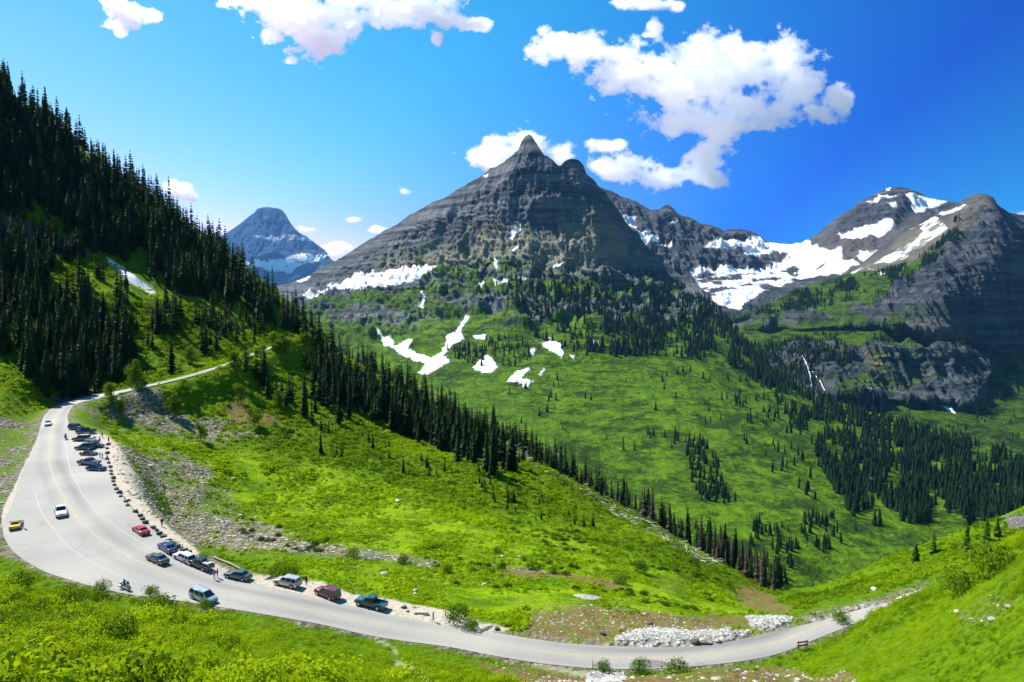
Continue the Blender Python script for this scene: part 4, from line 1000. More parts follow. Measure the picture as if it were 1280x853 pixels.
# single bushes that stand out
bush_me = [tmp_mesh('bush', *leaf_clump(400 + i, 900, .06, .95, 8), M_LEAF) for i in range(4)]
BUSH = [(352,722,2.6,'dark bush behind the silver off-roader'),(367,722,2.0,'dark bush between the silver off-roader and the gravel'),(90,760,2.6,'large round bush below the outer road edge'),(193,772,3.2,'broadest round bush on the near slope'),(152,800,2.6,'deep green bush low on the near slope'),
 (30,740,2.6,'bush at the left edge under the lay-by'),(188,742,1.4,'feathery bush in front of the outer white line'),(255,760,1.2,'small bush at the verge below the minivan'),(572,776,2.1,'dark bush at the edge of the gravel beyond the walker'),(590,786,1.5,'small bush right of the dark verge bush'),(752,838,1.3,'bush beside the marker post'),
 (800,842,1.5,'bush in front of the road by the dark patch'),(845,842,1.3,'bush right of the dark patch verge'),(560,716,1.5,'dark bush by the end of the stony streambed'),(662,712,1.5,'dark bush alone in the middle of the meadow'),(693,716,1.5,'flat dark bush on the meadow right of the middle'),
 (440,696,1.8,'bush at the right end of the stony band'),(800,715,2.2,'dark bush near the lower right of the meadow'),(775,730,2.2,'bush by the brown seam on the meadow'),(1052,778,1.5,'round bush hiding the near edge of the road'),(1235,722,2.4,'dark bush above the bare patch on the near right hill'),
 (1200,742,2.2,'dark bush left above the bare patch on right hill'),(215,686,1.3,'small tree-like bush beside the blue sedan'),(128,742,1.5,'bush on the near verge left of the motorcycle'),(252,700,1.3,'dark spindly bush above the black pickup'),(620,690,1.2,'round bush in the upper meadow'),(505,705,1.6,'bush below the stony band'),(655,700,1.0,'little bush near white stones on the meadow')]
for i, (x, y, s, lb) in enumerate(BUSH):
    p = ground_hit(x, y)[0]; o = bpy.data.objects.new('bush', bush_me[i % 4]); COL.objects.link(o); o.location = (p[0], p[1], p[2] - .15); o.scale = (s, s, s * (1.1 + .2 * (i % 3))); o.rotation_euler = (0, 0, i * 1.7); meta(o, lb, 'bush')

P, r_, c_ = pick_ground(11000, SMOOTH, bare * sstep(-.45, .35, fbm(Xg / 9, Yg / 14, oct=4, seed=67)) * np.clip(150 / Yg, .5, 1.6) ** 2)
o = scatter_mesh('undergrowth', clB, P - [0, 0, .12], rng.uniform(.22, .62, len(P)) * np.clip(P[:, 1] / 130, .9, 1.8) * (1 + .7 * sstep(.15, .5, fbm(P[:, 0] / 7, P[:, 1] / 10, oct=3, seed=68))), rng.uniform(0, 6.28, len(P)), M_MEAD, tintf(P, 8, 76), zs=rng.uniform(.6, 1.1, len(P)))
meta(o, 'leafy weeds tufting the bright meadow beyond the road', 'undergrowth', kind='stuff')
P, r_, c_ = pick_ground(260, [[(300,640),(440,660),(560,690),(700,700),(900,745),(880,765),(700,740),(560,735),(400,700),(300,670)], [(560,640),(700,660),(860,700),(930,740),(860,730),(700,690)]], sstep(-.1, .3, fbm(Xg / 10, Yg / 10, oct=3, seed=69)))
o = scatter_mesh('undergrowth', BG, P - [0, 0, .15], rng.uniform(.5, 1.3, len(P)), rng.uniform(0, 6.28, len(P)), M_SHR3, tintf(P, 8, 77), zs=rng.uniform(.7, 1.1, len(P)))
meta(o, 'dark small bushes dotted along the stony seams of the meadow', 'undergrowth', kind='stuff')

# ---------------------------------------------------------------- far slopes
def pick_mtn(PA, ax, ay, nb, n, polys, dens=None):
    m = (pmask(ax, ay, polys, .5) > .5); m[:nb + 1] = False
    wgt = m.astype(float)
    if dens is not None: wgt = wgt * dens
    wgt = wgt.ravel() / wgt.sum(); i = rng.choice(len(wgt), n, p=wgt); r_, c_ = np.unravel_index(i, ax.shape)
    r1 = np.minimum(r_ + 1, ax.shape[0] - 1); c1 = np.minimum(c_ + 1, ax.shape[1] - 1); a = rng.random((n, 1)); b = rng.random((n, 1))
    return PA[r_, c_] * (1 - a) * (1 - b) + PA[r1, c_] * a * (1 - b) + PA[r_, c1] * (1 - a) * b + PA[r1, c1] * a * b, r_, c_
far = []
def far_trees(PA, ax, ay, nb, n, poly, h0, h1, lo=-.4, hi=.2, s=24, sd=0, stretch=1.6):
    d = sstep(lo, hi, fbm(ax / s, ay / s * stretch, oct=4, seed=800 + sd))
    P, r_, c_ = pick_mtn(PA, ax, ay, nb, n, [poly], d)
    far.append(np.c_[P, rng.uniform(h0, h1, n) * 1.6])
snB = 1 - sB
far_trees(PB, bx, by, nbB, 1300, [(640,366),(860,364),(890,380),(945,440),(1000,488),(960,482),(900,452),(830,446),(760,446),(700,436),(650,412)], 14, 24, -.3, .15, 20, 1)
far_trees(PB, bx, by, nbB, 200, [(480,352),(860,362),(800,350),(640,340),(560,342)], 9, 15, -.1, .2, 14, 2)
far_trees(PB, bx, by, nbB, 3000, [(930,440),(1000,488),(1060,510),(1200,552),(1400,604),(1400,690),(1280,655),(1180,650),(1110,660),(1070,655),(1040,610),(1010,560),(985,520),(950,480)], 13, 20, -.45, .1, 26, 3)
far_trees(PB, bx, by, nbB, 60, [(930,470),(985,520),(1020,570),(1050,640),(990,640),(960,590),(940,540),(900,500)], 10, 17, .05, .3, 18, 4)
far_trees(PB, bx, by, nbB, 60, [(700,470),(900,455),(960,520),(930,580),(840,570),(720,560),(620,520),(600,480)], 9, 16, .08, .28, 15, 5)
far_trees(PB, bx, by, nbB, 110, [(855,545),(880,548),(905,598),(920,632),(872,630),(860,600)], 10, 15, -.6, -.2, 12, 6)
for i, pl in enumerate([[(556,436),(605,432),(612,448),(600,458),(568,452)], [(608,424),(655,420),(664,450),(645,462),(615,452)], [(700,405),(742,405),(738,448),(706,440)], [(745,390),(830,400),(880,430),(830,440),(750,420)]]):
    far_trees(PB, bx, by, nbB, 60, pl, 11, 17, -.9, -.5, 12, 7 + i)
far_trees(PB, bx, by, nbB, 160, [(780,650),(900,660),(1000,650),(1090,650),(1040,690),(990,735),(900,720),(820,690)], 8, 14, -.1, .25, 16, 12)
far_trees(PR, rx, ry, nbR, 1500, [(890,412),(930,396),(1000,360),(1060,350),(1120,336),(1170,306),(1195,280),(1205,285),(1195,310),(1160,340),(1100,368),(1000,392),(900,412)], 11, 17, -.35, .2, 22, 13)
far_trees(PR, rx, ry, nbR, 700, [(930,430),(1000,424),(1060,434),(1070,450),(1040,470),(1020,492),(1080,508),(1000,500),(950,470)], 12, 18, -.5, .1, 22, 14)
far_trees(PR, rx, ry, nbR, 420, [(1150,410),(1280,430),(1400,440),(1400,490),(1240,500),(1200,470),(1160,440)], 11, 16, -.3, .2, 20, 15)
far_trees(PR, rx, ry, nbR, 200, [(1060,500),(1240,510),(1400,560),(1400,620),(1200,560),(1060,520)], 8, 14, .05, .3, 20, 16)
far_trees(PR, rx, ry, nbR, 120, [(1000,414),(1160,416),(1180,430),(1010,432)], 8, 13, -.1, .3, 20, 17)
far = np.concatenate(far)
o = scatter_mesh('distant_wood', conF, far[:, :3] - [0, 0, 1.0], far[:, 3], rng.uniform(0, 6.28, len(far)), M_FAR, rng.random(len(far)), zs=np.full(len(far), 1.0))
meta(o, 'dark conifer wood spread over the far valley side and mountain spurs', 'wood', kind='stuff')
d = gB * (1 - sB) * sstep(-.5, .35, fbm(bx / 60, by / 5.5, oct=4, seed=850)) ** 1.5
P, r_, c_ = pick_mtn(PB, bx, by, nbB, 17000, [[(380,360),(640,350),(860,366),(1000,500),(1400,600),(1400,740),(300,740),(300,420)]], d)
s_ = rng.uniform(1.5, 3.9, len(P)) * P[:, 1] / 1500
o = scatter_mesh('far_undergrowth', clC, P - [0, 0, 1.2], s_, rng.uniform(0, 6.28, len(P)), M_SHR3, tintf(P, 160, 75), zs=rng.uniform(.5, .9, len(P)))
meta(o, 'green brush spread over the far valley slope', 'undergrowth', kind='stuff')
# ================================================================== CLOUDS (deep lumpy bodies of droplets, far beyond and above the haze)
def mat_cloud(name, dens):
    m = bpy.data.materials.new(name); m.use_nodes = True; nt = m.node_tree; nt.nodes.clear(); n = N(nt)
    out = n.n('ShaderNodeOutputMaterial'); v = n.n('ShaderNodeVolumePrincipled')
    v.inputs['Color'].default_value = (.992, .998, 1, 1); v.inputs['Density'].default_value = dens; v.inputs['Anisotropy'].default_value = .62
    n.L(v.outputs[0], out.inputs['Volume']); return m
def cloud(label, D, ells, thick, seed, amp=.85, step=1.1, wisp=20., dens=None):
    E = np.array(ells, float); m = 30
    gx = np.arange((E[:, 0] - E[:, 2]).min() - m, (E[:, 0] + E[:, 2]).max() + m, step); gy = np.arange((E[:, 1] - E[:, 3]).min() - m, (E[:, 1] + E[:, 3]).max() + m, step)
    GX, GY = np.meshgrid(gx, gy)
    wxx = GX + 7 * fbm(GX / 30, GY / 30, oct=3, seed=seed + 1); wyy = GY + 6 * fbm(GX / 30, GY / 30, oct=3, seed=seed + 2)
    f = np.full(GX.shape, -3.0)
    for x, y, rx_, ry_ in E:
        d = 1 - np.sqrt(((wxx - x) / rx_) ** 2 + ((wyy - y) / ry_) ** 2); f = np.maximum(f, d * min(1.0, max(rx_, ry_) / 30 + .35)) if False else np.logaddexp(f * 6, d * 6) / 6
    fr = fbm(GX / wisp, GY / wisp * 1.25, oct=6, seed=seed + 3, gain=.6)
    g = f + amp * fr - .02
    g = np.clip(g, -1, .9)
    on = g > 0
    t = np.where(on, np.clip(g, 0, 1) ** 1.25, 0) * 1.35 * thick * D / F
    bil = 1 + .5 * ridged(GX / 16, GY / 13, oct=4, seed=seed + 5)
    tf = t * bil; tb = t * (1 + .3 * ridged(GX / 20, GY / 18, oct=3, seed=seed + 6))
    cell = on[:-1, :-1] | on[1:, :-1] | on[:-1, 1:] | on[1:, 1:]
    nv = GX.size; idx = np.arange(nv).reshape(GX.shape)
    Pf = np.stack(unproj(GX, GY, D - tf * .8), -1).reshape(-1, 3); Pb = np.stack(unproj(GX, GY, D + tb), -1).reshape(-1, 3)
    # keep front and back joined where thickness is zero
    edge = (~on).ravel(); Pb[edge] = Pf[edge]
    i, j = np.where(cell)
    q = np.stack([idx[i, j], idx[i, j + 1], idx[i + 1, j + 1], idx[i + 1, j]], -1)
    bmap = np.where(edge, np.arange(nv), np.arange(nv) + nv)
    qb = bmap[q]; q = q[:, ::-1]
    allq = np.concatenate([q, qb]); used, inv = np.unique(allq, return_inverse=True)
    V = np.concatenate([Pf, Pb])[used]; Fq = inv.reshape(allq.shape)
    o = mesh_np('cloud', V, Fq, mat_cloud('cloud_droplets', (dens or 2.3) / (thick * D / F)), smooth=True)
    meta(o, label, 'cloud'); return o
cloud('largest white cloud high above the back ridge, right of the horn', 20500, [(915,88,95,42),(975,82,62,36),(860,112,70,42),(790,90,70,34),(720,60,56,22),(690,52,30,16),(860,150,70,22),(960,140,62,24),(900,60,60,22),(1000,110,34,30),(885,190,24,22),(900,165,20,20)], 60, 10)
cloud('small round cloud hooked on the right end of the largest cloud', 20500, [(1045,127,25,20),(1028,145,18,14),(1015,138,12,7)], 26, 11)
cloud('flat based cloud trailing below the largest cloud', 20500, [(830,218,62,17),(885,222,30,16),(790,200,34,16),(760,186,30,10),(880,200,26,14),(760,210,24,16),(740,182,14,8)], 34, 12)
cloud('big white cloud cut off by the top edge left of the middle', 20500, [(375,20,62,42),(340,8,50,26),(400,48,40,24),(430,30,30,26),(300,2,42,14),(365,76,11,9),(380,-15,90,30)], 56, 13)
cloud('long white cloud at the top edge running right of the big one', 20500, [(500,6,56,24),(555,22,42,17),(590,32,26,10),(470,14,30,18),(510,-15,70,26),(548,48,7,9)], 40, 14)
cloud('small wispy cloud near the top left corner', 20500, [(158,22,30,18),(190,22,20,9),(150,40,10,8),(145,5,16,8)], 22, 15, amp=.6, wisp=14)
cloud('white cloud right behind the summit of the horn', 27000, [(628,190,46,24),(660,180,40,22),(700,194,22,20),(600,198,24,12),(650,205,60,18)], 36, 16)
cloud('small white cloud peeping over the left skyline spruces', 27000, [(226,238,18,13),(212,230,12,9),(238,246,9,7)], 18, 17, amp=.4)
cloud('white cloud resting on the shoulder of the far blue peak', 27000, [(424,315,24,12),(404,310,12,8),(440,318,12,7)], 18, 18, amp=.4)
cloud('small oval cloud left of the horn above the shoulder cloud', 27000, [(470,290,17,8),(482,291,8,6)], 14, 19, amp=.4, wisp=10)
cloud('tiny flat cloud above the small oval cloud', 27000, [(443,274,13,5)], 10, 20, amp=.35, wisp=9)
cloud('faint small cloud puff right of the far blue peak', 27000, [(384,285,13,5)], 7, 21, amp=.45, wisp=9, dens=1.2)
cloud('faint wisp in the open sky left of the horn', 27000, [(510,239,11,6)], 7, 22, amp=.5, wisp=9, dens=1.2)
cloud('thin cloud strip at the top edge above the largest cloud', 20500, [(808,6,34,9),(780,3,16,8),(845,8,12,7)], 16, 23, amp=.55, wisp=12)
cloud('little ragged cloud between the top strip and the largest cloud', 20500, [(815,36,14,13),(808,46,10,6)], 14, 24, amp=.5, wisp=10)
cloud('low cloud just above the far right ridge', 27000, [(1270,272,18,8),(1285,276,14,8)], 14, 25, amp=.4, wisp=10)
# ================================================================== VEHICLES
def paint(name, c, rough=.28, metal=.0):
    m, nt, b = new_mat(name); b.inputs['Base Color'].default_value = (*c, 1); b.inputs['Roughness'].default_value = rough; b.inputs['Metallic'].default_value = metal
    b.inputs['Coat Weight'].default_value = .7; b.inputs['Coat Roughness'].default_value = .08
    n = N(nt); tc = n.n('ShaderNodeTexCoord').outputs['Object']; z = n.n('ShaderNodeSeparateXYZ'); n.L(tc, z.inputs[0])
    dust = n.math('MULTIPLY', n.ramp(z.outputs[2], [(.25, .35), (.75, .04)]), n.noise(tc, 3, 4))
    n.put(b.inputs['Base Color'], n.mix(dust, (*c, 1), (.32, .28, .22, 1))); return m
M_GLASS = simple_mat('car_glass', (.012, .016, .020), .05, spec=.8); M_TYRE = simple_mat('tyre_rubber', (.018, .018, .018), .85); M_RIM = simple_mat('alloy_rim', (.45, .45, .46), .3, metal=.8)
M_TRIM = simple_mat('dark_trim', (.02, .02, .022), .55); M_LAMP = simple_mat('clear_lamp', (.75, .76, .78), .12); M_TAIL = simple_mat('red_lamp', (.35, .01, .01), .2); M_PLATE = simple_mat('number_plate', (.65, .65, .62), .5)
M_CHROME = simple_mat('chrome', (.6, .6, .62), .15, metal=1)

class MB:
    def __init__(s): s.V, s.F = [], []
    def add(s, V, Fc): b = len(s.V); s.V += [tuple(map(float, v)) for v in V]; s.F += [tuple(b + i for i in f) for f in Fc]; return s
    def box(s, x0, x1, y0, y1, z0, z1):
        return s.add([(x0,y0,z0),(x1,y0,z0),(x1,y1,z0),(x0,y1,z0),(x0,y0,z1),(x1,y0,z1),(x1,y1,z1),(x0,y1,z1)], [(0,3,2,1),(4,5,6,7),(0,1,5,4),(1,2,6,5),(2,3,7,6),(3,0,4,7)])
    def cyl(s, c, ax, r, h, k=16, r2=None):
        c = np.array(c, float); ax = np.array(ax, float); ax /= np.linalg.norm(ax); a = np.cross(ax, (.21, .33, .92)); a /= np.linalg.norm(a); b = np.cross(ax, a); r2 = r if r2 is None else r2
        V = [c - ax * h / 2 + r * (a * math.cos(6.2832 * j / k) + b * math.sin(6.2832 * j / k)) for j in range(k)] + [c + ax * h / 2 + r2 * (a * math.cos(6.2832 * j / k) + b * math.sin(6.2832 * j / k)) for j in range(k)]
        return s.add(V, [(j, (j + 1) % k, k + (j + 1) % k, k + j) for j in range(k)] + [tuple(range(k))[::-1], tuple(range(k, 2 * k))])
    def tube(s, p, q, r, k=6): p, q = np.array(p, float), np.array(q, float); return s.cyl((p + q) / 2, q - p, r, np.linalg.norm(q - p), k)
    def torus(s, c, R, r, k=20, m=8):  # axis y
        V = []
        for i in range(k):
            a = 6.2832 * i / k
            for j in range(m):
                b = 6.2832 * j / m; rr = R + r * math.cos(b); V.append((c[0] + rr * math.cos(a), c[1] + r * .9 * math.sin(b), c[2] + rr * math.sin(a)))
        return s.add(V, [(i * m + j, ((i + 1) % k) * m + j, ((i + 1) % k) * m + (j + 1) % m, i * m + (j + 1) % m) for i in range(k) for j in range(m)])
    def build(s, name, mat, parent=None, bevel=0, smooth=True):
        me = bpy.data.meshes.new(name); me.from_pydata(s.V, [], s.F); me.materials.append(mat); me.update()
        o = bpy.data.objects.new(name, me); COL.objects.link(o); o.parent = parent
        if smooth: me.polygons.foreach_set('use_smooth', [True] * len(me.polygons)); me.set_sharp_from_angle(angle=.6)
        if bevel:
            b = o.modifiers.new('edge', 'BEVEL'); b.width = bevel; b.segments = 2; b.limit_method = 'ANGLE'; b.angle_limit = .5
        return o

def wheel(par, x, y, r, w):
    s = 1 if y > 0 else -1
    t = MB().torus((x, y, r), r * .76, r * .26).cyl((x, y, r), (0, 1, 0), r * .8, w * .8, 18).build('wheel', M_TYRE, par)
    m = MB().cyl((x, y + s * w * .42, r), (0, 1, 0), r * .56, .05, 16)
    m.cyl((x, y + s * w * .47, r), (0, 1, 0), r * .16, .05, 10); m.build('rim', M_RIM, t)

def panel(q, ins, off, thick=.02):
    """thin pane set on a cabin face: q = 4 corners (bl, br, tr, tl)"""
    q = np.array(q, float); n = np.cross(q[1] - q[0], q[3] - q[0]); n /= np.linalg.norm(n); l, r, b, t = ins
    P = lambda u, v: (q[0] * (1 - u) + q[1] * u) * (1 - v) + (q[3] * (1 - u) + q[2] * u) * v
    c = [P(l, b), P(1 - r, b), P(1 - r, 1 - t), P(l, 1 - t)]
    V = [p + n * off for p in c] + [p - n * thick for p in c]
    return MB().add(V, [(0,1,2,3),(7,6,5,4),(0,4,5,1),(1,5,6,2),(2,6,7,3),(3,7,4,0)])

SPEC = {
 'sedan': dict(W=.90, zb=.24, st=[(-2.36,.62,.80),(-2.30,.86,.84),(-2.15,.98,.87),(-1.70,1.02,.89),(.95,.96,.90),(1.55,.90,.89),(2.1,.80,.86),(2.30,.66,.82),(2.38,.50,.78)], cab=(-1.72,1.00,-1.02,.18,.98,1.43,.85,.66), wh=(-1.38,1.42), r=.32, doors=2),
 'suv': dict(W=.94, zb=.32, st=[(-2.42,.70,.86),(-2.38,1.0,.90),(-2.30,1.12,.92),(1.10,1.08,.94),(1.8,1.03,.92),(2.2,.95,.90),(2.38,.78,.86),(2.44,.55,.82)], cab=(-2.36,1.14,-2.10,.42,1.10,1.76,.90,.74), wh=(-1.42,1.48), r=.38, doors=3, rails=True),
 'minivan': dict(W=.96, zb=.27, st=[(-2.48,.66,.86),(-2.44,.98,.92),(-2.38,1.06,.94),(1.35,1.04,.96),(1.9,.94,.93),(2.3,.78,.88),(2.45,.62,.84),(2.5,.45,.80)], cab=(-2.42,1.62,-2.20,.62,1.04,1.74,.92,.74), wh=(-1.45,1.55), r=.34, doors=3, rails=True),
 'wagon': dict(W=.90, zb=.27, st=[(-2.28,.66,.82),(-2.24,.92,.86),(-2.16,1.00,.88),(.92,.98,.90),(1.5,.93,.89),(2.0,.84,.86),(2.22,.68,.82),(2.3,.50,.78)], cab=(-2.20,.98,-1.80,.22,.99,1.52,.86,.68), wh=(-1.30,1.38), r=.33, doors=3, rails=True),
 'pickup': dict(W=.98, zb=.42, st=[(-2.80,.66,.92),(-2.76,.78,.96),(-.85,.80,.98),(-.84,1.12,.98),(.95,1.12,.98),(1.7,1.10,.96),(2.35,1.04,.94),(2.60,.88,.90),(2.66,.60,.86)], cab=(-.82,1.12,-.70,.42,1.12,1.80,.94,.76), wh=(-1.75,1.75), r=.41, doors=2, bed=True),
 'coupe': dict(W=.93, zb=.17, st=[(-2.15,.55,.82),(-2.10,.80,.88),(-1.9,.90,.91),(-1.2,.90,.93),(.6,.82,.92),(1.4,.74,.90),(2.0,.62,.86),(2.18,.48,.82),(2.24,.36,.78)], cab=(-1.45,.78,-.85,-.05,.86,1.22,.84,.64), wh=(-1.32,1.38), r=.33, doors=1),
}
def vehicle(kind, body_m, name, label, cat, at, head, roof_m=None, group=None, extra=None, scale=1.0, turn=None):
    S = SPEC[kind]; p = on_road(*at); q = on_road(at[0] + head[0] * .5, at[1] + head[1] * .5); d = q - p
    a = math.atan2(d[1], d[0]) if turn is None else turn
    t = thing(name, label, cat, (p[0], p[1], p[2] + .02), a, group, scale)
    e = .8; g = (zroad(p[0] + math.cos(a) * e, p[1] + math.sin(a) * e) - zroad(p[0] - math.cos(a) * e, p[1] - math.sin(a) * e)) / (2 * e)
    t.rotation_euler = (0, -math.atan(float(g)), a)
    W, zb = S['W'], S['zb']
    m = MB(); st = S['st']; V = []; k = 8
    for x, zt, w in st:
        zl = zb + (.10 if x in (st[0][0], st[-1][0]) else 0)
        V += [(x, -w * .93, zl), (x, -w, zl + (zt - zl) * .30), (x, -w * .99, zl + (zt - zl) * .72), (x, -w * .90, zt), (x, w * .90, zt), (x, w * .99, zl + (zt - zl) * .72), (x, w, zl + (zt - zl) * .30), (x, w * .93, zl)]
    Fc = [(i * k + j, i * k + (j + 1) % k, (i + 1) * k + (j + 1) % k, (i + 1) * k + j) for i in range(len(st) - 1) for j in range(k)]
    Fc += [tuple(range(k))[::-1], tuple((len(st) - 1) * k + j for j in range(k))]
    Fc = [f[::-1] for f in Fc]
    m.add(V, Fc)
    xb, xf, rb, rf, zB, zR, wb, wr = S['cab']
    B = {'rl': (xb, wb, zB - .03), 'rr': (xb, -wb, zB - .03), 'fl': (xf, wb, zB - .03), 'fr': (xf, -wb, zB - .03), 'Rrl': (rb, wr, zR - .03), 'Rrr': (rb, -wr, zR - .03), 'Rfl': (rf, wr, zR - .03), 'Rfr': (rf, -wr, zR - .03)}
    m.add([B[c] for c in ('rl','rr','fr','fl','Rrl','Rrr','Rfr','Rfl')], [(0,1,2,3),(7,6,5,4),(1,0,4,5),(2,1,5,6),(3,2,6,7),(0,3,7,4)])
    if S.get('bed'):
        for y0, y1 in ((-W + .01, -W + .10), (W - .10, W - .01)): m.box(-2.76, -.84, y0, y1, .78, 1.12)
        m.box(-2.78, -2.70, -W + .02, W - .02, .70, 1.11)
    m.build('body', body_m, t, .045)
    rm = MB().box(rb - .03, rf + .03, -wr - .005, wr + .005, zR - .035, zR + .01); rm.build('roof', roof_m or body_m, t, .03)
    if S.get('rails'):
        for y in (-wr + .08, wr - .08): MB().tube((rb + .1, y, zR + .06), (rf - .15, y, zR + .06), .02).box(rb + .1, rb + .15, y - .02, y + .02, zR, zR + .05).box(rf - .2, rf - .15, y - .02, y + .02, zR, zR + .05).build('roof_rail', M_TRIM, t)
    panel([B['fl'], B['fr'], B['Rfr'], B['Rfl']][::1], (.06,.06,.06,.08), -.012 if False else .012).build('windscreen', M_GLASS, t)
    panel([B['rr'], B['rl'], B['Rrl'], B['Rrr']], (.08,.08,.10,.12), .012).build('rear_window', M_GLASS, t)
    nd = S['doors']
    for sgn in (1, -1):
        q4 = [B['rl'], B['fl'], B['Rfl'], B['Rrl']] if sgn < 0 else None
        if sgn > 0: Q = [np.array(B[c]) for c in ('fl','rl','Rrl','Rfl')]
        else: Q = [np.array(B[c]) for c in ('rr','fr','Rfr','Rrr')]
        for i in range(nd):
            a0, a1 = i / nd, (i + 1) / nd; q4 = [Q[0] * (1 - a0) + Q[1] * a0, Q[0] * (1 - a1) + Q[1] * a1, Q[3] * (1 - a1) + Q[2] * a1, Q[3] * (1 - a0) + Q[2] * a0]
            panel(q4, (.06,.06,.12,.12), .012).build('side_window', M_GLASS, t)
    for x in S['wh']:
        for y in (-W + .08, W - .08): wheel(t, x, y, S['r'], .24)
    for x in S['wh']:
        for y in (-1, 1): MB().cyl((x, y * (W - .06), S['r'] + .02), (0, 1, 0), S['r'] + .07, .14, 18).build('wheel_arch', M_TRIM, t)
    x0, z0, w0 = st[0]; x1, z1, w1 = st[-2]
    hz_ = z1 - .08 if kind != 'coupe' else z1 - .05
    for y in (-1, 1):
        MB().box(x1 - .12, x1 + .05, y * w1 * .93 - .16 if y > 0 else -w1 * .93 - .02, y * w1 * .93 + .02 if y > 0 else -w1 * .93 + .16, hz_ - .10, hz_ + .06).build('headlight', M_LAMP, t, .02)
        zt_ = st[1][1] - .12; MB().box(x0 - .03, x0 + .12, (w0 * .95 - .17) if y > 0 else -w0 * .95 - .03, (w0 * .95 + .03) if y > 0 else -w0 * .95 + .17, zt_ - (.24 if kind in ('suv','minivan','pickup','wagon') else .12), zt_ + .04).build('tail_light', M_TAIL, t, .02)
        MB().box(xf - .42, xf - .26, y * (wb + .06) - .08, y * (wb + .06) + .08, zB + .02, zB + .16).build('mirror', body_m, t, .02)
    bm = M_TRIM if kind not in ('pickup',) else M_CHROME
    MB().box(st[0][0] - .06, st[0][0] + .08, -w0 * .96, w0 * .96, zb + .10, zb + .26).build('bumper', bm, t, .03)
    MB().box(st[-1][0] - .08, st[-1][0] + .05, -st[-1][2] * .98, st[-1][2] * .98, zb + .08, zb + .24).build('bumper', bm, t, .03)
    MB().box(st[-1][0] - .04, st[-1][0] + .02, -.42, .42, z1 - .24, z1 - .10).build('grille', M_TRIM, t)
    MB().box(x0 - .075, x0 - .055, -.16, .16, zb + .30, zb + .42).build('number_plate', M_PLATE, t)
    if extra: extra(t, p, a)
    return t
P_ = {}
def pc(name, c, **k):
    if name not in P_: P_[name] = paint(name, c, **k)
    return P_[name]
def bed_load(t, p, a):
    z = p[2] + .82; c, s = math.cos(a), math.sin(a)
    for lx, ly, sz, mt, nm, lb in ((-1.35, .25, (.75, .6, .35), pc('white_cooler', (.75, .75, .73)), 'cooler', 'white cooler lying in the bed of the black pickup'), (-2.1, -.1, (.55, 1.1, .28), pc('white_crate', (.7, .7, .7)), 'crate', 'white flat crate at the tail of the black pickup bed'), (-1.15, -.5, (.4, .35, .42), pc('red_box', (.5, .05, .03)), 'storage_box', 'small red box in the bed of the black pickup')):
        m = MB().box(-sz[0] / 2, sz[0] / 2, -sz[1] / 2, sz[1] / 2, 0, sz[2] * .8); o = m.build(nm, mt, None, .03)
        l = MB().box(-sz[0] / 2 - .015, sz[0] / 2 + .015, -sz[1] / 2 - .015, sz[1] / 2 + .015, sz[2] * .8, sz[2]); l.build('lid', mt, o, .02)
        o.location = (p[0] + c * lx - s * ly, p[1] + s * lx + c * ly, z); o.rotation_euler = (0, 0, a); meta(o, lb, nm.replace('_', ' '))
vehicle('pickup', pc('teal_paint', (.004, .075, .11)), 'pickup_truck', 'teal pickup truck parked on the gravel nearest the white stones', 'pickup truck', (463,758), (-24.5,-6.2))
vehicle('suv', pc('maroon_paint', (.13, .012, .03)), 'parked_car', 'maroon off-roader parked between the silver off-roader and teal pickup', 'car', (409,745.5), (-15,-6.2))
vehicle('suv', pc('silver_paint', (.50, .50, .49), metal=.4), 'parked_car', 'silver off-roader parked in front of a dark roadside bush', 'car', (359,732), (-18.5,-4.2))
vehicle('sedan', pc('slate_paint', (.10, .12, .14), metal=.5), 'parked_car', 'slate grey sedan parked beside the bleached log', 'car', (297,723), (-17,-3.8), roof_m=pc('slate_paint', (.1, .12, .14)))
vehicle('pickup', pc('black_paint', (.018, .020, .024)), 'pickup_truck', 'black pickup with a white load in its open bed', 'pickup truck', (250,709), (-11,-4.7), extra=bed_load, scale=.94)
vehicle('wagon', pc('white_paint', (.72, .73, .73)), 'parked_car', 'white estate car parked nose to tail between blue sedan and black pickup', 'car', (230,700.5), (-9.5,-4.6))
vehicle('sedan', pc('blue_paint', (.008, .03, .16)), 'parked_car', 'dark blue sedan parked behind the white estate car', 'car', (209,688), (-6.5,-4.3))
vehicle('sedan', pc('grey_paint', (.12, .13, .13), metal=.5), 'moving_car', 'grey sedan driving uphill in the lane beside the parked blue sedan', 'car', (196.5,702), (-9.4,-4.4))
vehicle('coupe', pc('red_paint', (.50, .012, .015)), 'parked_car', 'low red sports car parked alone in the lay-by', 'car', (176,665.5), (-6.5,-4.6))
vehicle('minivan', pc('pale_blue_paint', (.42, .50, .58), metal=.3), 'moving_car', 'pale blue minivan coming downhill half hidden by the verge bushes', 'car', (254,750), (17,7.0))
vehicle('coupe', pc('yellow_paint', (.72, .46, .004)), 'parked_car', 'yellow sports car with dark top parked at the outer edge of the bend', 'car', (19.5,658.5), (1.5,-6), roof_m=M_TRIM)
vehicle('pickup', pc('white_truck_paint', (.78, .79, .80)), 'pickup_truck', 'white pickup driving downhill towards the bend', 'pickup truck', (76,643), (2.6,9))
vehicle('sedan', pc('pearl_paint', (.62, .68, .74)), 'moving_car', 'small pale sedan coming down the straight above the bend', 'car', (60,531.5), (-.5,8))
LOT = 'vehicles parked side by side in the upper lot'
vehicle('suv', pc('black_paint', 0), 'parked_car', 'black off-roader, farthest vehicle of the upper lot', 'car', (95.5,537), (14,.6), group=LOT)
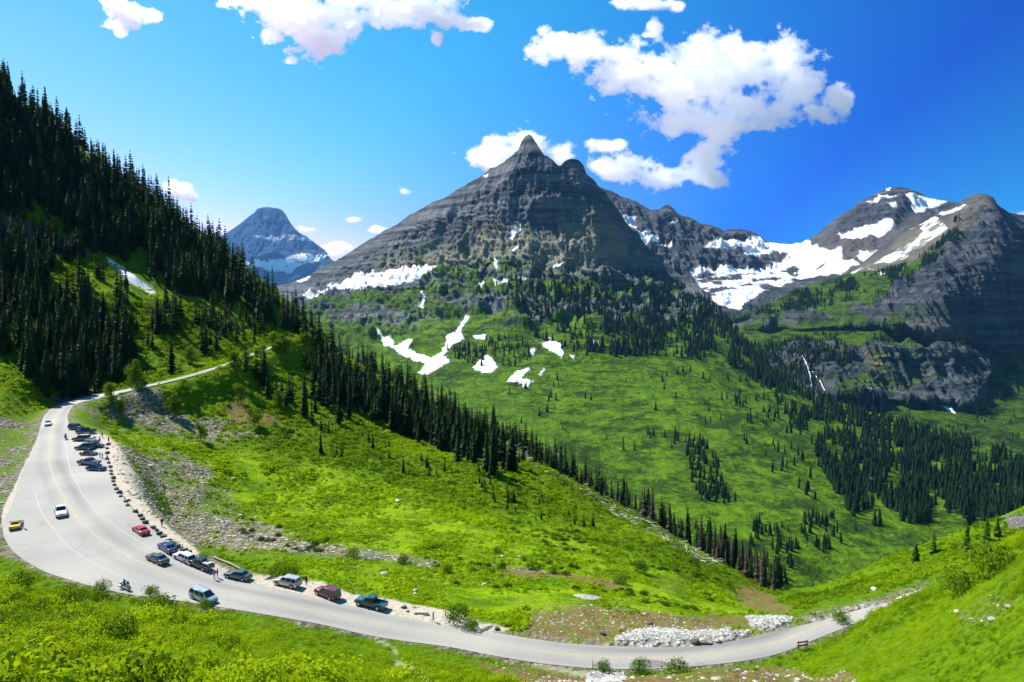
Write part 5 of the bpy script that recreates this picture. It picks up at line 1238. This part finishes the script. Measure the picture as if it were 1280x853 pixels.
vehicle('pickup', pc('navy_paint', (.01, .025, .11)), 'pickup_truck', 'navy blue pickup second from the far end of the upper lot', 'pickup truck', (107,542), (-14,.2), group=LOT)
vehicle('suv', pc('charcoal_paint', (.06, .065, .065)), 'parked_car', 'charcoal off-roader with white roof in the upper lot', 'car', (102,551), (-14,.2), roof_m=pc('white_paint', 0), group=LOT)
vehicle('sedan', pc('white_truck_paint', 0), 'parked_car', 'white sedan beside the charcoal off-roader in the upper lot', 'car', (116.5,551.5), (14,.2), group=LOT, scale=.8)
vehicle('suv', pc('bottle_green_paint', (.02, .045, .04)), 'parked_car', 'dark green off-roader in the middle of the upper lot', 'car', (106,562), (-14,.3), group=LOT)
vehicle('wagon', pc('black_paint', 0), 'parked_car', 'black estate car right behind the dark green off-roader', 'car', (119.5,559.5), (14,.3), group=LOT)
vehicle('coupe', pc('plum_paint', (.035, .02, .035)), 'parked_car', 'low dark plum car between the green off-roader and the grey pickup', 'car', (111,569), (14,.3), group=LOT)
vehicle('pickup', pc('steel_paint', (.20, .22, .23), metal=.5), 'pickup_truck', 'steel grey pickup, next to last vehicle of the upper lot', 'pickup truck', (112,581), (14,.4), group=LOT)
vehicle('sedan', pc('midnight_paint', (.006, .014, .06)), 'parked_car', 'midnight blue sedan, nearest vehicle of the upper lot', 'car', (120.5,588), (14,.6), group=LOT)

# ---------------------------------------------------------------- motorcycles
def motorcycle(label, at, head, col, group=None):
    p = on_road(*at); q = on_road(at[0] + head[0], at[1] + head[1]); d = q - p; a = math.atan2(d[1], d[0])
    t = thing('motorcycle', label, 'motorcycle', tuple(p), a, group)
    for x in (-.78, .82):
        w = MB().torus((x, 0, .33), .27, .075).build('wheel', M_TYRE, t); MB().cyl((x, 0, .33), (0, 1, 0), .20, .05, 14).build('rim', M_RIM, w)
    m = MB(); m.add([(-.5,-.16,.55),(.45,-.2,.5),(.45,.2,.5),(-.5,.16,.55),(-.35,-.14,.78),(.5,-.16,.95),(.5,.16,.95),(-.35,.14,.78)], [(0,3,2,1),(4,5,6,7),(0,1,5,4),(1,2,6,5),(2,3,7,6),(3,0,4,7)]); m.build('fuel_tank', col, t, .06)
    MB().box(-.35, .45, -.2, .2, .25, .56).build('engine', M_CHROME, t, .05)
    MB().add([(.45,-.3,.6),(.85,-.16,.65),(.85,.16,.65),(.45,.3,.6),(.45,-.28,1.05),(.72,-.14,1.0),(.72,.14,1.0),(.45,.28,1.05)], [(0,3,2,1),(4,5,6,7),(0,1,5,4),(1,2,6,5),(2,3,7,6),(3,0,4,7)]).build('fairing', col, t, .05)
    MB().add([(.62,-.2,1.02),(.62,.2,1.02),(.42,.18,1.38),(.42,-.18,1.38),(.60,-.2,1.02),(.60,.2,1.02),(.40,.18,1.38),(.40,-.18,1.38)], [(0,1,2,3),(7,6,5,4),(0,4,5,1),(2,6,7,3)]).build('windscreen', M_GLASS, t)
    MB().box(-.95, .0, -.17, .17, .76, .88).build('seat', M_TRIM, t, .05)
    for y in (-1, 1): MB().box(-1.1, -.5, y * .32 - .12, y * .32 + .12, .42, .78).build('pannier', col, t, .05)
    MB().box(-1.15, -.75, -.2, .2, .9, 1.2).build('top_case', col, t, .05)
    MB().tube((.5, -.38, 1.08), (.5, .38, 1.08), .02).build('handlebar', M_CHROME, t); MB().tube((.82, .1, .33), (.5, .1, 1.0), .03).tube((.82, -.1, .33), (.5, -.1, 1.0), .03).build('fork', M_CHROME, t)
    MB().cyl((.86, 0, .82), (1, 0, 0), .1, .06, 14).build('headlight', M_LAMP, t)
    return p, a
mp, ma = motorcycle('white touring motorcycle stopped on the outer edge of the bend', (157,737), (10,3), pc('white_paint', 0))
mp2, ma2 = motorcycle('dark motorcycle riding uphill beside the upper lot', (82,549), (0,-6), pc('bottle_green_paint', 0))

# ---------------------------------------------------------------- people
def cloth(name, c):
    if name not in P_: P_[name] = simple_mat(name, c, .85)
    return P_[name]
SK = cloth('skin', (.50, .30, .21)); HAIR = cloth('dark_hair', (.03, .02, .015))
def person(label, at, face, shirt, legs, pose='stand', z=None, hair=HAIR, loc=None, group=None, shorts=False, h=1.74, arm=0):
    """one skinned figure; face = heading angle"""
    J = {'pel': (0,0,.93,.13), 'wst': (0,0,1.08,.12), 'chs': (.01,0,1.30,.15), 'nck': (.0,0,1.47,.055), 'chn': (.02,0,1.55,.07), 'hd': (.02,0,1.64,.088), 'top': (.01,0,1.72,.06)}
    E = [('pel','wst'),('wst','chs'),('chs','nck'),('nck','chn'),('chn','hd'),('hd','top')]
    for s, n_ in ((1, 'l'), (-1, 'r')):
        st = .13 * s if pose == 'walk' else 0
        if pose in ('sit', 'ride'):
            J.update({n_ + 'hp': (.02, s * .10, .90, .085), n_ + 'kn': (.42, s * .16, .86, .06), n_ + 'an': (.40, s * .17, .48, .042), n_ + 'to': (.54, s * .18, .42, .038)})
        else:
            J.update({n_ + 'hp': (0, s * .09, .86, .088), n_ + 'kn': (st * .6 + .02, s * .10, .49, .058), n_ + 'an': (st * 1.2 - .01, s * .11, .09, .042), n_ + 'to': (st * 1.2 + .14, s * .12, .035, .038)})
        if pose == 'ride': A = [(.02, s * .19, 1.40, .055), (.22, s * .26, 1.20, .042), (.46, s * .30, 1.12, .032), (.53, s * .30, 1.11, .026)]
        elif arm and s > 0: A = [(0, s * .19, 1.41, .055), (.10, s * .30, 1.22, .042), (.22, s * .18, 1.42, .032), (.24, s * .13, 1.50, .026)]
        else: A = [(0, s * .19, 1.41, .055), (-.02 - st * .3, s * .25, 1.14, .042), (.06 - st * .8, s * .24, .90, .032), (.09 - st * .9, s * .23, .80, .026)]
        for k_, v in zip(('sh', 'el', 'wr', 'ha'), A): J[n_ + k_] = v
        E += [('pel', n_ + 'hp'), (n_ + 'hp', n_ + 'kn'), (n_ + 'kn', n_ + 'an'), (n_ + 'an', n_ + 'to'), ('chs', n_ + 'sh'), (n_ + 'sh', n_ + 'el'), (n_ + 'el', n_ + 'wr'), (n_ + 'wr', n_ + 'ha')]
    names = list(J); idx = {k: i for i, k in enumerate(names)}
    me = bpy.data.meshes.new('person'); me.from_pydata([J[k][:3] for k in names], [(idx[a], idx[b]) for a, b in E], []); o = bpy.data.objects.new('person', me); COL.objects.link(o)
    sk = o.modifiers.new('s', 'SKIN'); sk.use_smooth_shade = True
    for i, k in enumerate(names): r = J[k][3]; me.skin_vertices[0].data[i].radius = (r * 1.18, r * 1.15 * (1.3 if k in ('chs', 'wst', 'pel') else 1))
    me.skin_vertices[0].data[0].use_root = True
    ss = o.modifiers.new('u', 'SUBSURF'); ss.levels = ss.render_levels = 1
    dg = bpy.context.evaluated_depsgraph_get(); ev = o.evaluated_get(dg); nm = bpy.data.meshes.new_from_object(ev); o.modifiers.clear(); o.data = nm
    nm.materials.clear(); sit = pose in ('sit', 'ride')
    for m_ in (SK, shirt, legs, cloth('shoe_leather', (.05, .04, .035)), hair): nm.materials.append(m_)
    for p_ in nm.polygons:
        c = p_.center; x, y, z_ = c; i = 0
        if z_ > 1.50: i = 4 if (z_ > 1.66 or x < -.005) else 0
        elif z_ > 1.02 or (abs(y) > .2 and z_ > 1.0): i = 1 if not (abs(y) > .17 and z_ < 1.16 and not sit) else 0
        elif abs(y) > .19 and z_ > .72 and not sit: i = 0
        elif z_ < (.52 if sit else .11) and (x > (.44 if sit else -9)): i = 3
        else: i = 2 if not (shorts and z_ < .46) else 0
        p_.material_index = i; p_.use_smooth = True
    s = h / 1.74; P0 = on_road(*at) if loc is None else np.array(loc)
    if loc is None and float(road_sd(np.array([P0[0]]), np.array([P0[1]]))[0]) > .2: P0 = ground_hit(*at)[0]
    off = {'sit': -.44, 'ride': 0}.get(pose, 0)
    o.location = (P0[0], P0[1], P0[2] + (z or 0) + off * s + .01); o.rotation_euler = (0, 0, face); o.scale = (s, s, s)
    meta(o, label, 'person', group); return o
PI_ = math.pi
person('person in orange shirt and shorts standing behind the black pickup', (268,724.5), 2.6, cloth('orange_shirt', (.75, .14, .04)), cloth('pale_shorts', (.55, .52, .45)), shorts=True)
person('person in blue shirt standing just right of the orange shirt', (272,722.5), 3.4, cloth('blue_shirt', (.02, .07, .40)), cloth('dark_shorts', (.03, .03, .05)), shorts=True)
person('walker with dark top and light trousers beyond the teal pickup', (541.5,777.5), 0.2, cloth('black_top', (.015, .015, .02)), cloth('tan_trousers', (.40, .28, .19)), pose='walk', arm=1)
person('person in black standing at the verge behind the silver off-roader', (383,732), 1.2, cloth('black_top', 0), cloth('black_trousers', (.02, .02, .025)))
person('person in pale clothes beside the maroon off-roader tail', (425,747.5), 2.9, cloth('pink_shirt', (.60, .40, .38)), cloth('pale_shorts', 0))
person('person in pink shirt sitting on stones behind the white estate car', (228,689.5), 1.0, cloth('coral_shirt', (.55, .16, .13)), cloth('black_trousers', 0), pose='sit')
person('person in dark clothes standing past the boulder row above the red sports car', (202.5,658.5), 2.0, cloth('black_top', 0), cloth('black_trousers', 0))
person('person in lilac top and white trousers beside the yellow sports car', (29.5,661), 0.4, cloth('lilac_top', (.45, .30, .42)), cloth('white_trousers', (.7, .68, .68)))
person('person in dark jacket standing alone by the far boulders', (136,553.5), 3.0, cloth('black_top', 0), cloth('black_trousers', 0), h=1.85)
person('person in white shirt between cars of the upper lot', (124.5,552.5), 1.3, cloth('white_shirt', (.72, .72, .72)), cloth('black_trousers', 0))
person('person in red shirt by the navy blue pickup', (117,546), 4.0, cloth('red_shirt', (.5, .03, .03)), cloth('pale_shorts', 0))
person('person in tan shirt near the boulders beside the upper lot', (128,547.5), 2.6, cloth('tan_shirt', (.45, .30, .12)), cloth('black_trousers', 0))
person('person in red trousers at the nose of the steel grey pickup', (128,574), 3.3, cloth('black_top', 0), cloth('red_trousers', (.45, .05, .05)))
person('person in grey top left of the red trousers by the boulders', (125,572.5), .2, cloth('grey_top', (.14, .13, .15)), cloth('black_trousers', 0))
person('person in dark brown sitting on a boulder of the row', (134.5,576), 3.2, cloth('brown_top', (.08, .05, .04)), cloth('black_trousers', 0), pose='sit', z=.35)
c_, s_ = math.cos(ma), math.sin(ma)
person('rider in black sitting on the white touring motorcycle', (0, 0), ma, cloth('black_top', 0), cloth('black_trousers', 0), pose='ride', loc=(mp[0] - .25 * c_, mp[1] - .25 * s_, mp[2] + .03), hair=cloth('black_helmet', (.02, .02, .02)))
c_, s_ = math.cos(ma2), math.sin(ma2)
person('rider in green jacket on the dark motorcycle going uphill', (0, 0), ma2, cloth('green_jacket', (.03, .07, .03)), cloth('black_trousers', 0), pose='ride', loc=(mp2[0] - .25 * c_, mp2[1] - .25 * s_, mp2[2] + .03), hair=cloth('black_helmet', 0))

# ---------------------------------------------------------------- boulders, slabs, logs by the road
def rock_me(seed, mat, flat=.7, n_=3):
    bpy_me = bpy.data.meshes.new('boulder'); import bmesh
    bm = bmesh.new(); bmesh.ops.create_icosphere(bm, subdivisions=n_, radius=1); V = np.array([v.co[:] for v in bm.verts]); r = np.random.default_rng(seed)
    for _ in range(9):
        n_v = r.normal(size=3); n_v /= np.linalg.norm(n_v); d = r.uniform(.55, .85); h = V @ n_v; k = h > d; V[k] -= np.outer(h[k] - d, n_v)
    V *= 1 + .10 * fbm(V[:, 0] * 2 + seed, V[:, 1] * 2, V[:, 2] * 2, oct=3, seed=seed)[:, None]; V[:, 2] *= flat
    for v, c in zip(bm.verts, V): v.co = c
    bm.to_mesh(bpy_me); bm.free(); bpy_me.materials.append(mat); return bpy_me
M_BLD = simple_mat('dark_boulder_stone', (.085, .08, .078), .9, var=.45, vscale=3); M_PALE = simple_mat('pale_limestone', (.42, .40, .37), .9, var=.25, vscale=3); M_MIDR = simple_mat('grey_stone', (.30, .29, .26), .9, var=.35, vscale=3)
bld = [rock_me(i, M_BLD) for i in range(5)]; pal = [rock_me(20 + i, M_PALE, .6) for i in range(4)]; mid = [rock_me(40 + i, M_MIDR, .65) for i in range(4)]
def put_rock(me, at, s, label, name='boulder', cat='boulder', group=None, rz=None, sc3=(1, 1, 1), sink=.2):
    p = ground_hit(*at)[0]; q = on_road(*at)
    if float(road_sd(np.array([q[0]]), np.array([q[1]]))[0]) < .6: p = q
    o = bpy.data.objects.new(name, me); COL.objects.link(o); o.location = (p[0], p[1], p[2] + s * (.55 * sc3[2] - sink)); o.scale = (s * sc3[0], s * sc3[1], s * sc3[2]); o.rotation_euler = (0, 0, rng.uniform(0, 6.28) if rz is None else rz)
    meta(o, label, cat, group); return o
ROW = [(127,542),(135,555),(134.5,560),(134,566),(134.5,573),(136,578),(138,583),(139,588),(139,592),(141,597),(141,601),(143,606),(146,611),(149,615.5),(151,620),(157,626),(161,625),(160,631),(168.5,639),(175.5,644),(178,648),(182,653),(191,659),(196,662),(199,666.5),(204,670.5),(214,679)]
for i, (x, y) in enumerate(ROW): put_rock(bld[i % 5], (x, y + 1.2), rng.uniform(.42, .72), 'dark boulder of the curved row edging the lay-by', group='dark boulders edging the lay-by')
put_rock(pal[0], (208.5,674), .75, 'flat white stone in the boulder row above the blue sedan', sc3=(1.3, .8, .5)); put_rock(bld[2], (222,684), .6, 'boulder right behind the blue sedan')
put_rock(bld[1], (230,690), .8, 'rounded dark boulder beside the person sitting on stones'); put_rock(bld[3], (235,692), .7, 'dark boulder above the roof of the white estate car'); put_rock(mid[0], (334,723), .75, 'grey boulder at the verge left of the silver off-roader', sc3=(1.3, .9, .7)); put_rock(mid[1], (346,725), .5, 'small grey boulder by the nose of the silver off-roader')
put_rock(pal[1], (504.5,759), .6, 'white stone on the gravel just past the teal pickup'); put_rock(pal[2], (509,764), .35, 'small white stone near the low white block'); put_rock(pal[3], (563,772), .7, 'white boulder at the verge right of the walker')
put_rock(pal[0], (519.5,141+520+106), .45, 'white stone at the left end of the pale kerb block'); put_rock(mid[2], (606,786), 1.0, 'flat grey slab at the verge in front of the meadow', sc3=(1.7, .8, .5)); put_rock(bld[0], (621,787), .5, 'dark stone right of the flat grey slab'); put_rock(mid[3], (592,779), .6, 'grey stone left of the flat grey slab')
put_rock(pal[1], (519,739), .5, 'upper white stone in the grass beyond the walker'); put_rock(pal[2], (519,743), .45, 'lower white stone in the grass beyond the walker'); put_rock(pal[3], (478,717), .8, 'pale flat stone in the grass behind the teal pickup', sc3=(1.6, .9, .4)); put_rock(pal[0], (605,732), .6, 'pale stone low in the grass left of the long slab')
put_rock(mid[2], (734,748), 2.0, 'long pale slab lying in the grass of the meadow', name='rock_slab', cat='rock', rz=-.25, sc3=(1.35, .55, .28), sink=.02)
put_rock(bld[4], (812,781), .6, 'dark boulder at the top of the white rubble'); put_rock(bld[2], (753,793), .55, 'dark stone in the brown soil left of the white rubble')
put_rock(mid[0], (882,804), .95, 'brown boulder in the gap of the white rubble', sc3=(1.3, .9, .8)); put_rock(bld[3], (868,804), .8, 'black boulder at the right end of the white rubble'); put_rock(mid[2], (897,802), .6, 'grey boulder near the right end of the rubble')
put_rock(pal[3], (1093,738), .9, 'white stone on the right hillside above the road'); put_rock(pal[1], (371,373), .1, 'tiny pale stone by the skyline') if False else None
put_rock(pal[0], (154,579), .9, 'pale stone on the gravel beside the far boulders', sc3=(1.3, .8, .5)); put_rock(pal[2], (195,574), 1.0, 'white stone at the edge of the gravel fan', sc3=(1.3, .8, .5)); put_rock(mid[1], (188,584), .9, 'grey stone in the upper gravel fan')
put_rock(mid[3], (292,600), .8, 'pale stone at the right edge of the gravel fan'); put_rock(pal[3], (497,628), 1.1, 'pale flat stone on the upper meadow'); put_rock(pal[1], (628,697), .6, 'white stone by the bushes of the meadow middle'); put_rock(pal[0], (650,697), .5, 'white stone right of the meadow bushes')
# stones strewn over the gravel: nobody could count them
rocks = []
for k in range(4):
    import bmesh as _b
    bm = _b.new(); _b.ops.create_icosphere(bm, subdivisions=1, radius=1); V = np.array([v.co[:] for v in bm.verts]) * (1 + .35 * np.random.default_rng(k).uniform(-1, 1, (len(bm.verts), 1))); V[:, 2] *= .6
    rocks.append((V, np.array([[v.index for v in f.verts] for f in bm.faces]))); bm.free()
def strew(zone, n_, lo, hi, mat, name, label, dens=None, pw=2.5):
    P, r_, c_ = pick_ground(n_, zone, dens); s = lo + (hi - lo) * rng.random(n_) ** pw
    o = scatter_mesh(name, rocks, P, s, rng.uniform(0, 6.28, n_), mat, rng.random(n_), zs=rng.uniform(.6, 1.2, n_)); meta(o, label, kind='stuff')
def stone_mat(name, d, l):
    m, nt, b = new_mat(name); n = N(nt); n.put(b.inputs['Base Color'], n.mix(n.attr('tint').outputs['Fac'], d, l)); b.inputs['Roughness'].default_value = .9; return m
M_ST = stone_mat('strewn_stone', (.10, .09, .075), (.46, .42, .35)); M_STW = stone_mat('white_rubble_stone', (.17, .165, .15), (.50, .49, .455))
strew(GRAVEL[:3], 9000, .08, .48, M_ST, 'gravel', 'grey stones strewn over the gravel fans and the streambed', dens=mg)
strew([GRAVEL[3], [(1240,640),(1290,640),(1290,670),(1250,668)]], 500, .08, .4, M_ST, 'gravel', 'stones on the bare patch of the near right hill')
strew(WHITE[:4] + [[(1030,772),(1050,762),(1096,753),(1098,758),(1060,763),(1035,775)]], 4200, .10, .34, M_STW, 'rubble', 'white broken rubble beside the lower road')
strew(SOIL[:3], 1200, .06, .3, M_ST, 'gravel', 'small stones on the brown soil by the lower road')
strew(SMOOTH[:2], 330, .07, .32, M_STW, 'gravel', 'scattered white stones in the bright meadow', pw=4)

# brush along the lower edge of the upper road
k_ = rng.choice(np.r_[np.arange(10, 48), np.arange(84, 148), np.arange(84, 148)], 260); sd_ = rng.uniform(-4.4, -2.7, 260)[:, None]; Q = Cn[k_] + Nn[k_] * sd_; gz = ground_z(Q[:, 0], Q[:, 1]); keep_ = fbm(k_ / 9., k_ * 0., oct=2, seed=31) > -.12; Q = np.stack([Q[:, 0], Q[:, 1], gz - .2], -1)[keep_]
o = scatter_mesh('undergrowth', BG, Q, rng.uniform(.9, 2.1, len(Q)), rng.uniform(0, 6.28, len(Q)), M_SHR2, rng.random(len(Q)), zs=rng.uniform(.8, 1.2, len(Q)))
meta(o, 'brush growing along the lower edge of the upper road', 'undergrowth', kind='stuff')
# bleached log by the grey sedan
lp = ground_hit([268, 300], [698, 713]); d = lp[1] - lp[0]; L_ = np.linalg.norm(d)
o = bpy.data.objects.new('fallen_log', logs[0]); COL.objects.link(o); o.location = tuple((lp[0] + lp[1]) / 2 + np.array([0, 0, .3])); o.scale = (L_, 9, 9); o.rotation_euler = (0, -math.asin(d[2] / L_), math.atan2(d[1], d[0])); meta(o, 'long bleached log on the verge behind the grey sedan', 'log')
lp = ground_hit([1130, 1168], [746, 730])
# low pale kerb block by the walker
p0, p1 = on_road(519, 766.5), on_road(535, 768.5); d = p1 - p0; L_ = np.linalg.norm(d)
o = MB().box(-L_ / 2, L_ / 2, -.28, .28, -.1, .38).build('kerb_block', M_PALE, None, .08); o.location = tuple((p0 + p1) / 2); o.rotation_euler = (0, 0, math.atan2(d[1], d[0])); meta(o, 'low white stone kerb block on the gravel left of the walker', 'kerb block')
# stone guard wall of the road on the right hillside and along the upper road
def stone_wall(name, label, px, base_off, h, w, mat, side=0, lift=0.0):
    C_ = smooth(resamp(on_road(*np.array(resamp(px, 60)).T), 90), 4); T = np.gradient(C_, axis=0); T[:, 2] = 0; T /= np.linalg.norm(T, axis=1)[:, None]; Nn = np.stack([-T[:, 1], T[:, 0], 0 * T[:, 0]], -1)
    C_ = C_ + Nn * side; zc = zroad(C_[:, 0], C_[:, 1]); hh = h * (1 + .08 * fbm(np.arange(90) / 3., np.arange(90) * 0., oct=2, seed=5))
    prof = [(-w / 2, -2.2), (-w / 2 * .9, 1), (w / 2 * .9, 1), (w / 2, -2.2)]
    V = np.stack([C_ + Nn * a + np.array([0, 0, 1.0]) * np.where(b > 0, hh, b)[:, None] for a, b in prof], 1); V[..., 2] = np.where(True, zc[:, None] + np.stack([np.where(b > 0, hh, b + 0 * hh) for a, b in prof], 1), 0) + lift
    m, n_ = V.shape[:2]; Fc = [(i * n_ + j, (i + 1) * n_ + j, (i + 1) * n_ + j + 1, i * n_ + j + 1) for i in range(m - 1) for j in range(n_ - 1)] + [(0, 1, 2, 3), ((m - 1) * n_ + 3, (m - 1) * n_ + 2, (m - 1) * n_ + 1, (m - 1) * n_)]
    o = mesh_np(name, V.reshape(-1, 3), np.array(Fc), mat, smooth=False); meta(o, label, 'wall'); return o
def mat_masonry(name, c1, c2):
    m, nt, b = new_mat(name); n = N(nt); P = n.pos(); v = n.vor(P, 1.6, out=1); s = n.n('ShaderNodeSeparateColor'); n.L(v, s.inputs[0])
    n.put(b.inputs['Base Color'], n.mix(s.outputs[0], c1, c2)); b.inputs['Roughness'].default_value = .9; n.put(b.inputs['Normal'], n.bump(n.vor(P, 1.6), .6, .15)); return m
M_WALL = mat_masonry('wall_masonry', (.42, .39, .34), (.66, .63, .57))
stone_wall('stone_wall', 'pale stone guard wall along the road on the right hillside', [(1120,754),(1150,743.5),(1175,735),(1204,724)], 0, .75, .45, M_WALL, side=0)
stone_wall('stone_wall', 'low stone guard wall along the outer edge of the upper road', [(150,491.5),(206,478.8),(241,469.7),(282,457.3),(323,440.8),(351,430.8)], 0, .4, .4, mat_masonry('weathered_masonry', (.24, .22, .19), (.42, .40, .36)), side=-2.1)
# marker post and little board barrier
p = on_road(741, 836.5)
t = thing('marker_post', 'thin dark marker post at the verge of the lower road', 'post', tuple(p)); MB().box(-.06, .06, -.04, .04, -.2, 1.25).build('post', M_TRIM, t, .01); MB().box(-.05, .05, -.055, -.042, .95, 1.15).build('reflector', M_PLATE, t)
p = ground_hit(1003, 811)[0]; t = thing('board_barrier', 'small red-brown board barrier where the road meets the right hill', 'barrier', tuple(p), .25)
M_RB = simple_mat('redbrown_boards', (.26, .07, .035), .8, var=.2)
for x in (-.75, .75): MB().box(x - .06, x + .06, -.06, .06, -.4, 1.25).build('post', M_RB, t, .01)
for z in (.45, .95): MB().box(-.95, .95, -.10, -.062, z, z + .24).build('board', M_RB, t, .01)
# dark four-sided patch laid flat on the lower road
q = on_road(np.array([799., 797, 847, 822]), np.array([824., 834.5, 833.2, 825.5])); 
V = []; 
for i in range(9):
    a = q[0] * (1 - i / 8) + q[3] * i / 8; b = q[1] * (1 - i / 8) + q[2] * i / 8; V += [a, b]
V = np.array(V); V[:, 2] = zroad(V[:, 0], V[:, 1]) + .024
o = mesh_np('road_dark_patch', V, grid_faces(9, 2), simple_mat('dark_patch_grey', (.16, .15, .15), .9, var=.15)); meta(o, 'dark patch on the lower road', kind='structure')
# waterfall on the shaded cliff
def r_surface(x, y):
    m = (rx - x) ** 2 + (ry - y) ** 2; m[:nbR] = 1e9; k = np.unravel_index(np.argmin(m), m.shape); return PR[k]
WFP = sc([(617,568),(628,584),(636,604),(648,624),(655,645),(662,662),(660,690)], 740, 200, 2.370); WF2 = sc([(655,640),(668,655),(680,672),(690,692)], 740, 200, 2.370)
M_WAT = simple_mat('falling_water', (.78, .84, .90), .6, var=.1)
wt = thing('waterfall', 'thin white waterfall down the dark cliff on the far right', 'waterfall', tuple(r_surface(*WFP[0])))
for k, (ln, w0_, w1_) in enumerate(((WFP, 2.5, 6), (WF2, 2, 4))):
    Q = smooth(np.array([r_surface(x, y) for x, y in resamp(ln, 24)]), 2); Q[:, 1] -= 5; Q = Q - np.array(wt.location); ww = np.linspace(w0_, w1_, 24) * (1 + .4 * np.sin(np.arange(24) * 1.9)); V = []
    for a, w_ in zip(Q, ww): V += [a + [-w_ / 2, 0, 0], a + [0, -3, 0], a + [w_ / 2, 0, 0], a + [0, 4, 0]]
    Fc = [(i * 4 + j, i * 4 + (j + 1) % 4, (i + 1) * 4 + (j + 1) % 4, (i + 1) * 4 + j) for i in range(23) for j in range(4)]
    mesh_np('water_strand', np.array(V), np.array(Fc), M_WAT, parent=wt)
EXPO = 1.0
# ------------------------------------------------------------------ air
bpy.ops.mesh.primitive_cube_add(size=1)
hz = bpy.context.object; hz.name = 'haze'
hz.scale = (30000, 23500, 3480); hz.location = (1500, 10900, -660 + 1740)
hm = bpy.data.materials.new('mountain_air'); hm.use_nodes = True; hnt = hm.node_tree; hnt.nodes.clear()
ho = hnt.nodes.new('ShaderNodeOutputMaterial'); hv = hnt.nodes.new('ShaderNodeVolumePrincipled')
hv.inputs['Color'].default_value = (.16, .47, 1, 1); hv.inputs['Density'].default_value = 1.35e-5; hv.inputs['Anisotropy'].default_value = .1
hnt.links.new(hv.outputs[0], ho.inputs['Volume']); hz.data.materials.append(hm)
meta(hz, kind='stuff')
# ================================================================== CAMERA, SUN, SKY, RENDER
cam = bpy.data.cameras.new('camera'); co = bpy.data.objects.new('camera', cam); COL.objects.link(co)
co.location = (0, 0, 0); co.rotation_euler = (pi / 2 - PITCH, 0, 0)
cam.sensor_width = 36; cam.lens = 36 * F / 1280; cam.clip_start = .5; cam.clip_end = 90000
scene.camera = co
SUN_EL = radians(50); SX_, SY_ = -.84, .50      # towards the sun: left and ahead
az = math.atan2(SX_, SY_)
sun = bpy.data.lights.new('sun', 'SUN'); so = bpy.data.objects.new('sun', sun); COL.objects.link(so)
sun.energy = 4.9; sun.angle = radians(.53); sun.color = (1, .955, .88)
from mathutils import Vector
sdir = Vector((sin(az) * cos(SUN_EL), cos(az) * cos(SUN_EL), sin(SUN_EL)))
so.rotation_euler = sdir.to_track_quat('Z', 'Y').to_euler()
world = bpy.data.worlds.new('World'); scene.world = world; world.use_nodes = True
nt = world.node_tree; nt.nodes.clear(); n = N(nt)
sky = n.n('ShaderNodeTexSky', sky_type='NISHITA'); sky.sun_disc = False
sky.sun_elevation = SUN_EL; sky.sun_rotation = az; sky.altitude = 1800; sky.air_density = 1.0; sky.dust_density = .35; sky.ozone_density = 2.5
bg = n.n('ShaderNodeBackground'); bg.inputs[1].default_value = .10
# deep polarised blue away from the sun
tcg = n.n('ShaderNodeTexCoord').outputs['Generated']; dt = n.n('ShaderNodeVectorMath', operation='DOT_PRODUCT'); n.L(tcg, dt.inputs[0]); dt.inputs[1].default_value = tuple(sdir)
sepc = n.n('ShaderNodeSeparateColor'); n.L(sky.outputs[0], sepc.inputs[0]); ang = n.math('MULTIPLY_ADD', dt.outputs['Value'], .5, .5)
R = n.math('MULTIPLY', n.math('POWER', n.math('MULTIPLY', sepc.outputs[0], .1), 3.0), n.math('MULTIPLY', n.ramp(ang, [(.62, .0), (.80, .62), (.9, 1.0)]), 112.0))
R = n.math('ADD', R, n.math('MULTIPLY', sepc.outputs[0], n.ramp(ang, [(.30, .55), (.43, .35), (.49, .002)])))
G = n.math('MULTIPLY', sepc.outputs[1], n.ramp(ang, [(.30, .75), (.43, .55), (.50, .36), (.565, .25), (.60, .17), (.69, .45), (.80, .86), (.9, .95)]))
B_ = n.math('MULTIPLY', sepc.outputs[2], n.ramp(ang, [(.55, .66), (.72, .95), (.80, 1.0), (.9, .85)]))
cc = n.n('ShaderNodeCombineColor'); n.L(R, cc.inputs[0]); n.L(G, cc.inputs[1]); n.L(B_, cc.inputs[2]); n.L(cc.outputs[0], bg.inputs[0])
wo = n.n('ShaderNodeOutputWorld'); n.L(bg.outputs[0], wo.inputs[0])
scene.view_settings.view_transform = 'Standard'; scene.view_settings.look = 'None'
scene.view_settings.exposure = EXPO; scene.view_settings.gamma = 1; scene.view_settings.use_curve_mapping = False
scene.render.engine = 'CYCLES'
cy = scene.cycles
cy.use_denoising = True
try: cy.denoiser = 'OPENIMAGEDENOISE'
except Exception: pass
cy.max_bounces = 48; cy.diffuse_bounces = 3; cy.glossy_bounces = 2; cy.transmission_bounces = 3; cy.volume_bounces = 48; cy.transparent_max_bounces = 12
cy.use_adaptive_sampling = True; cy.adaptive_threshold = .02
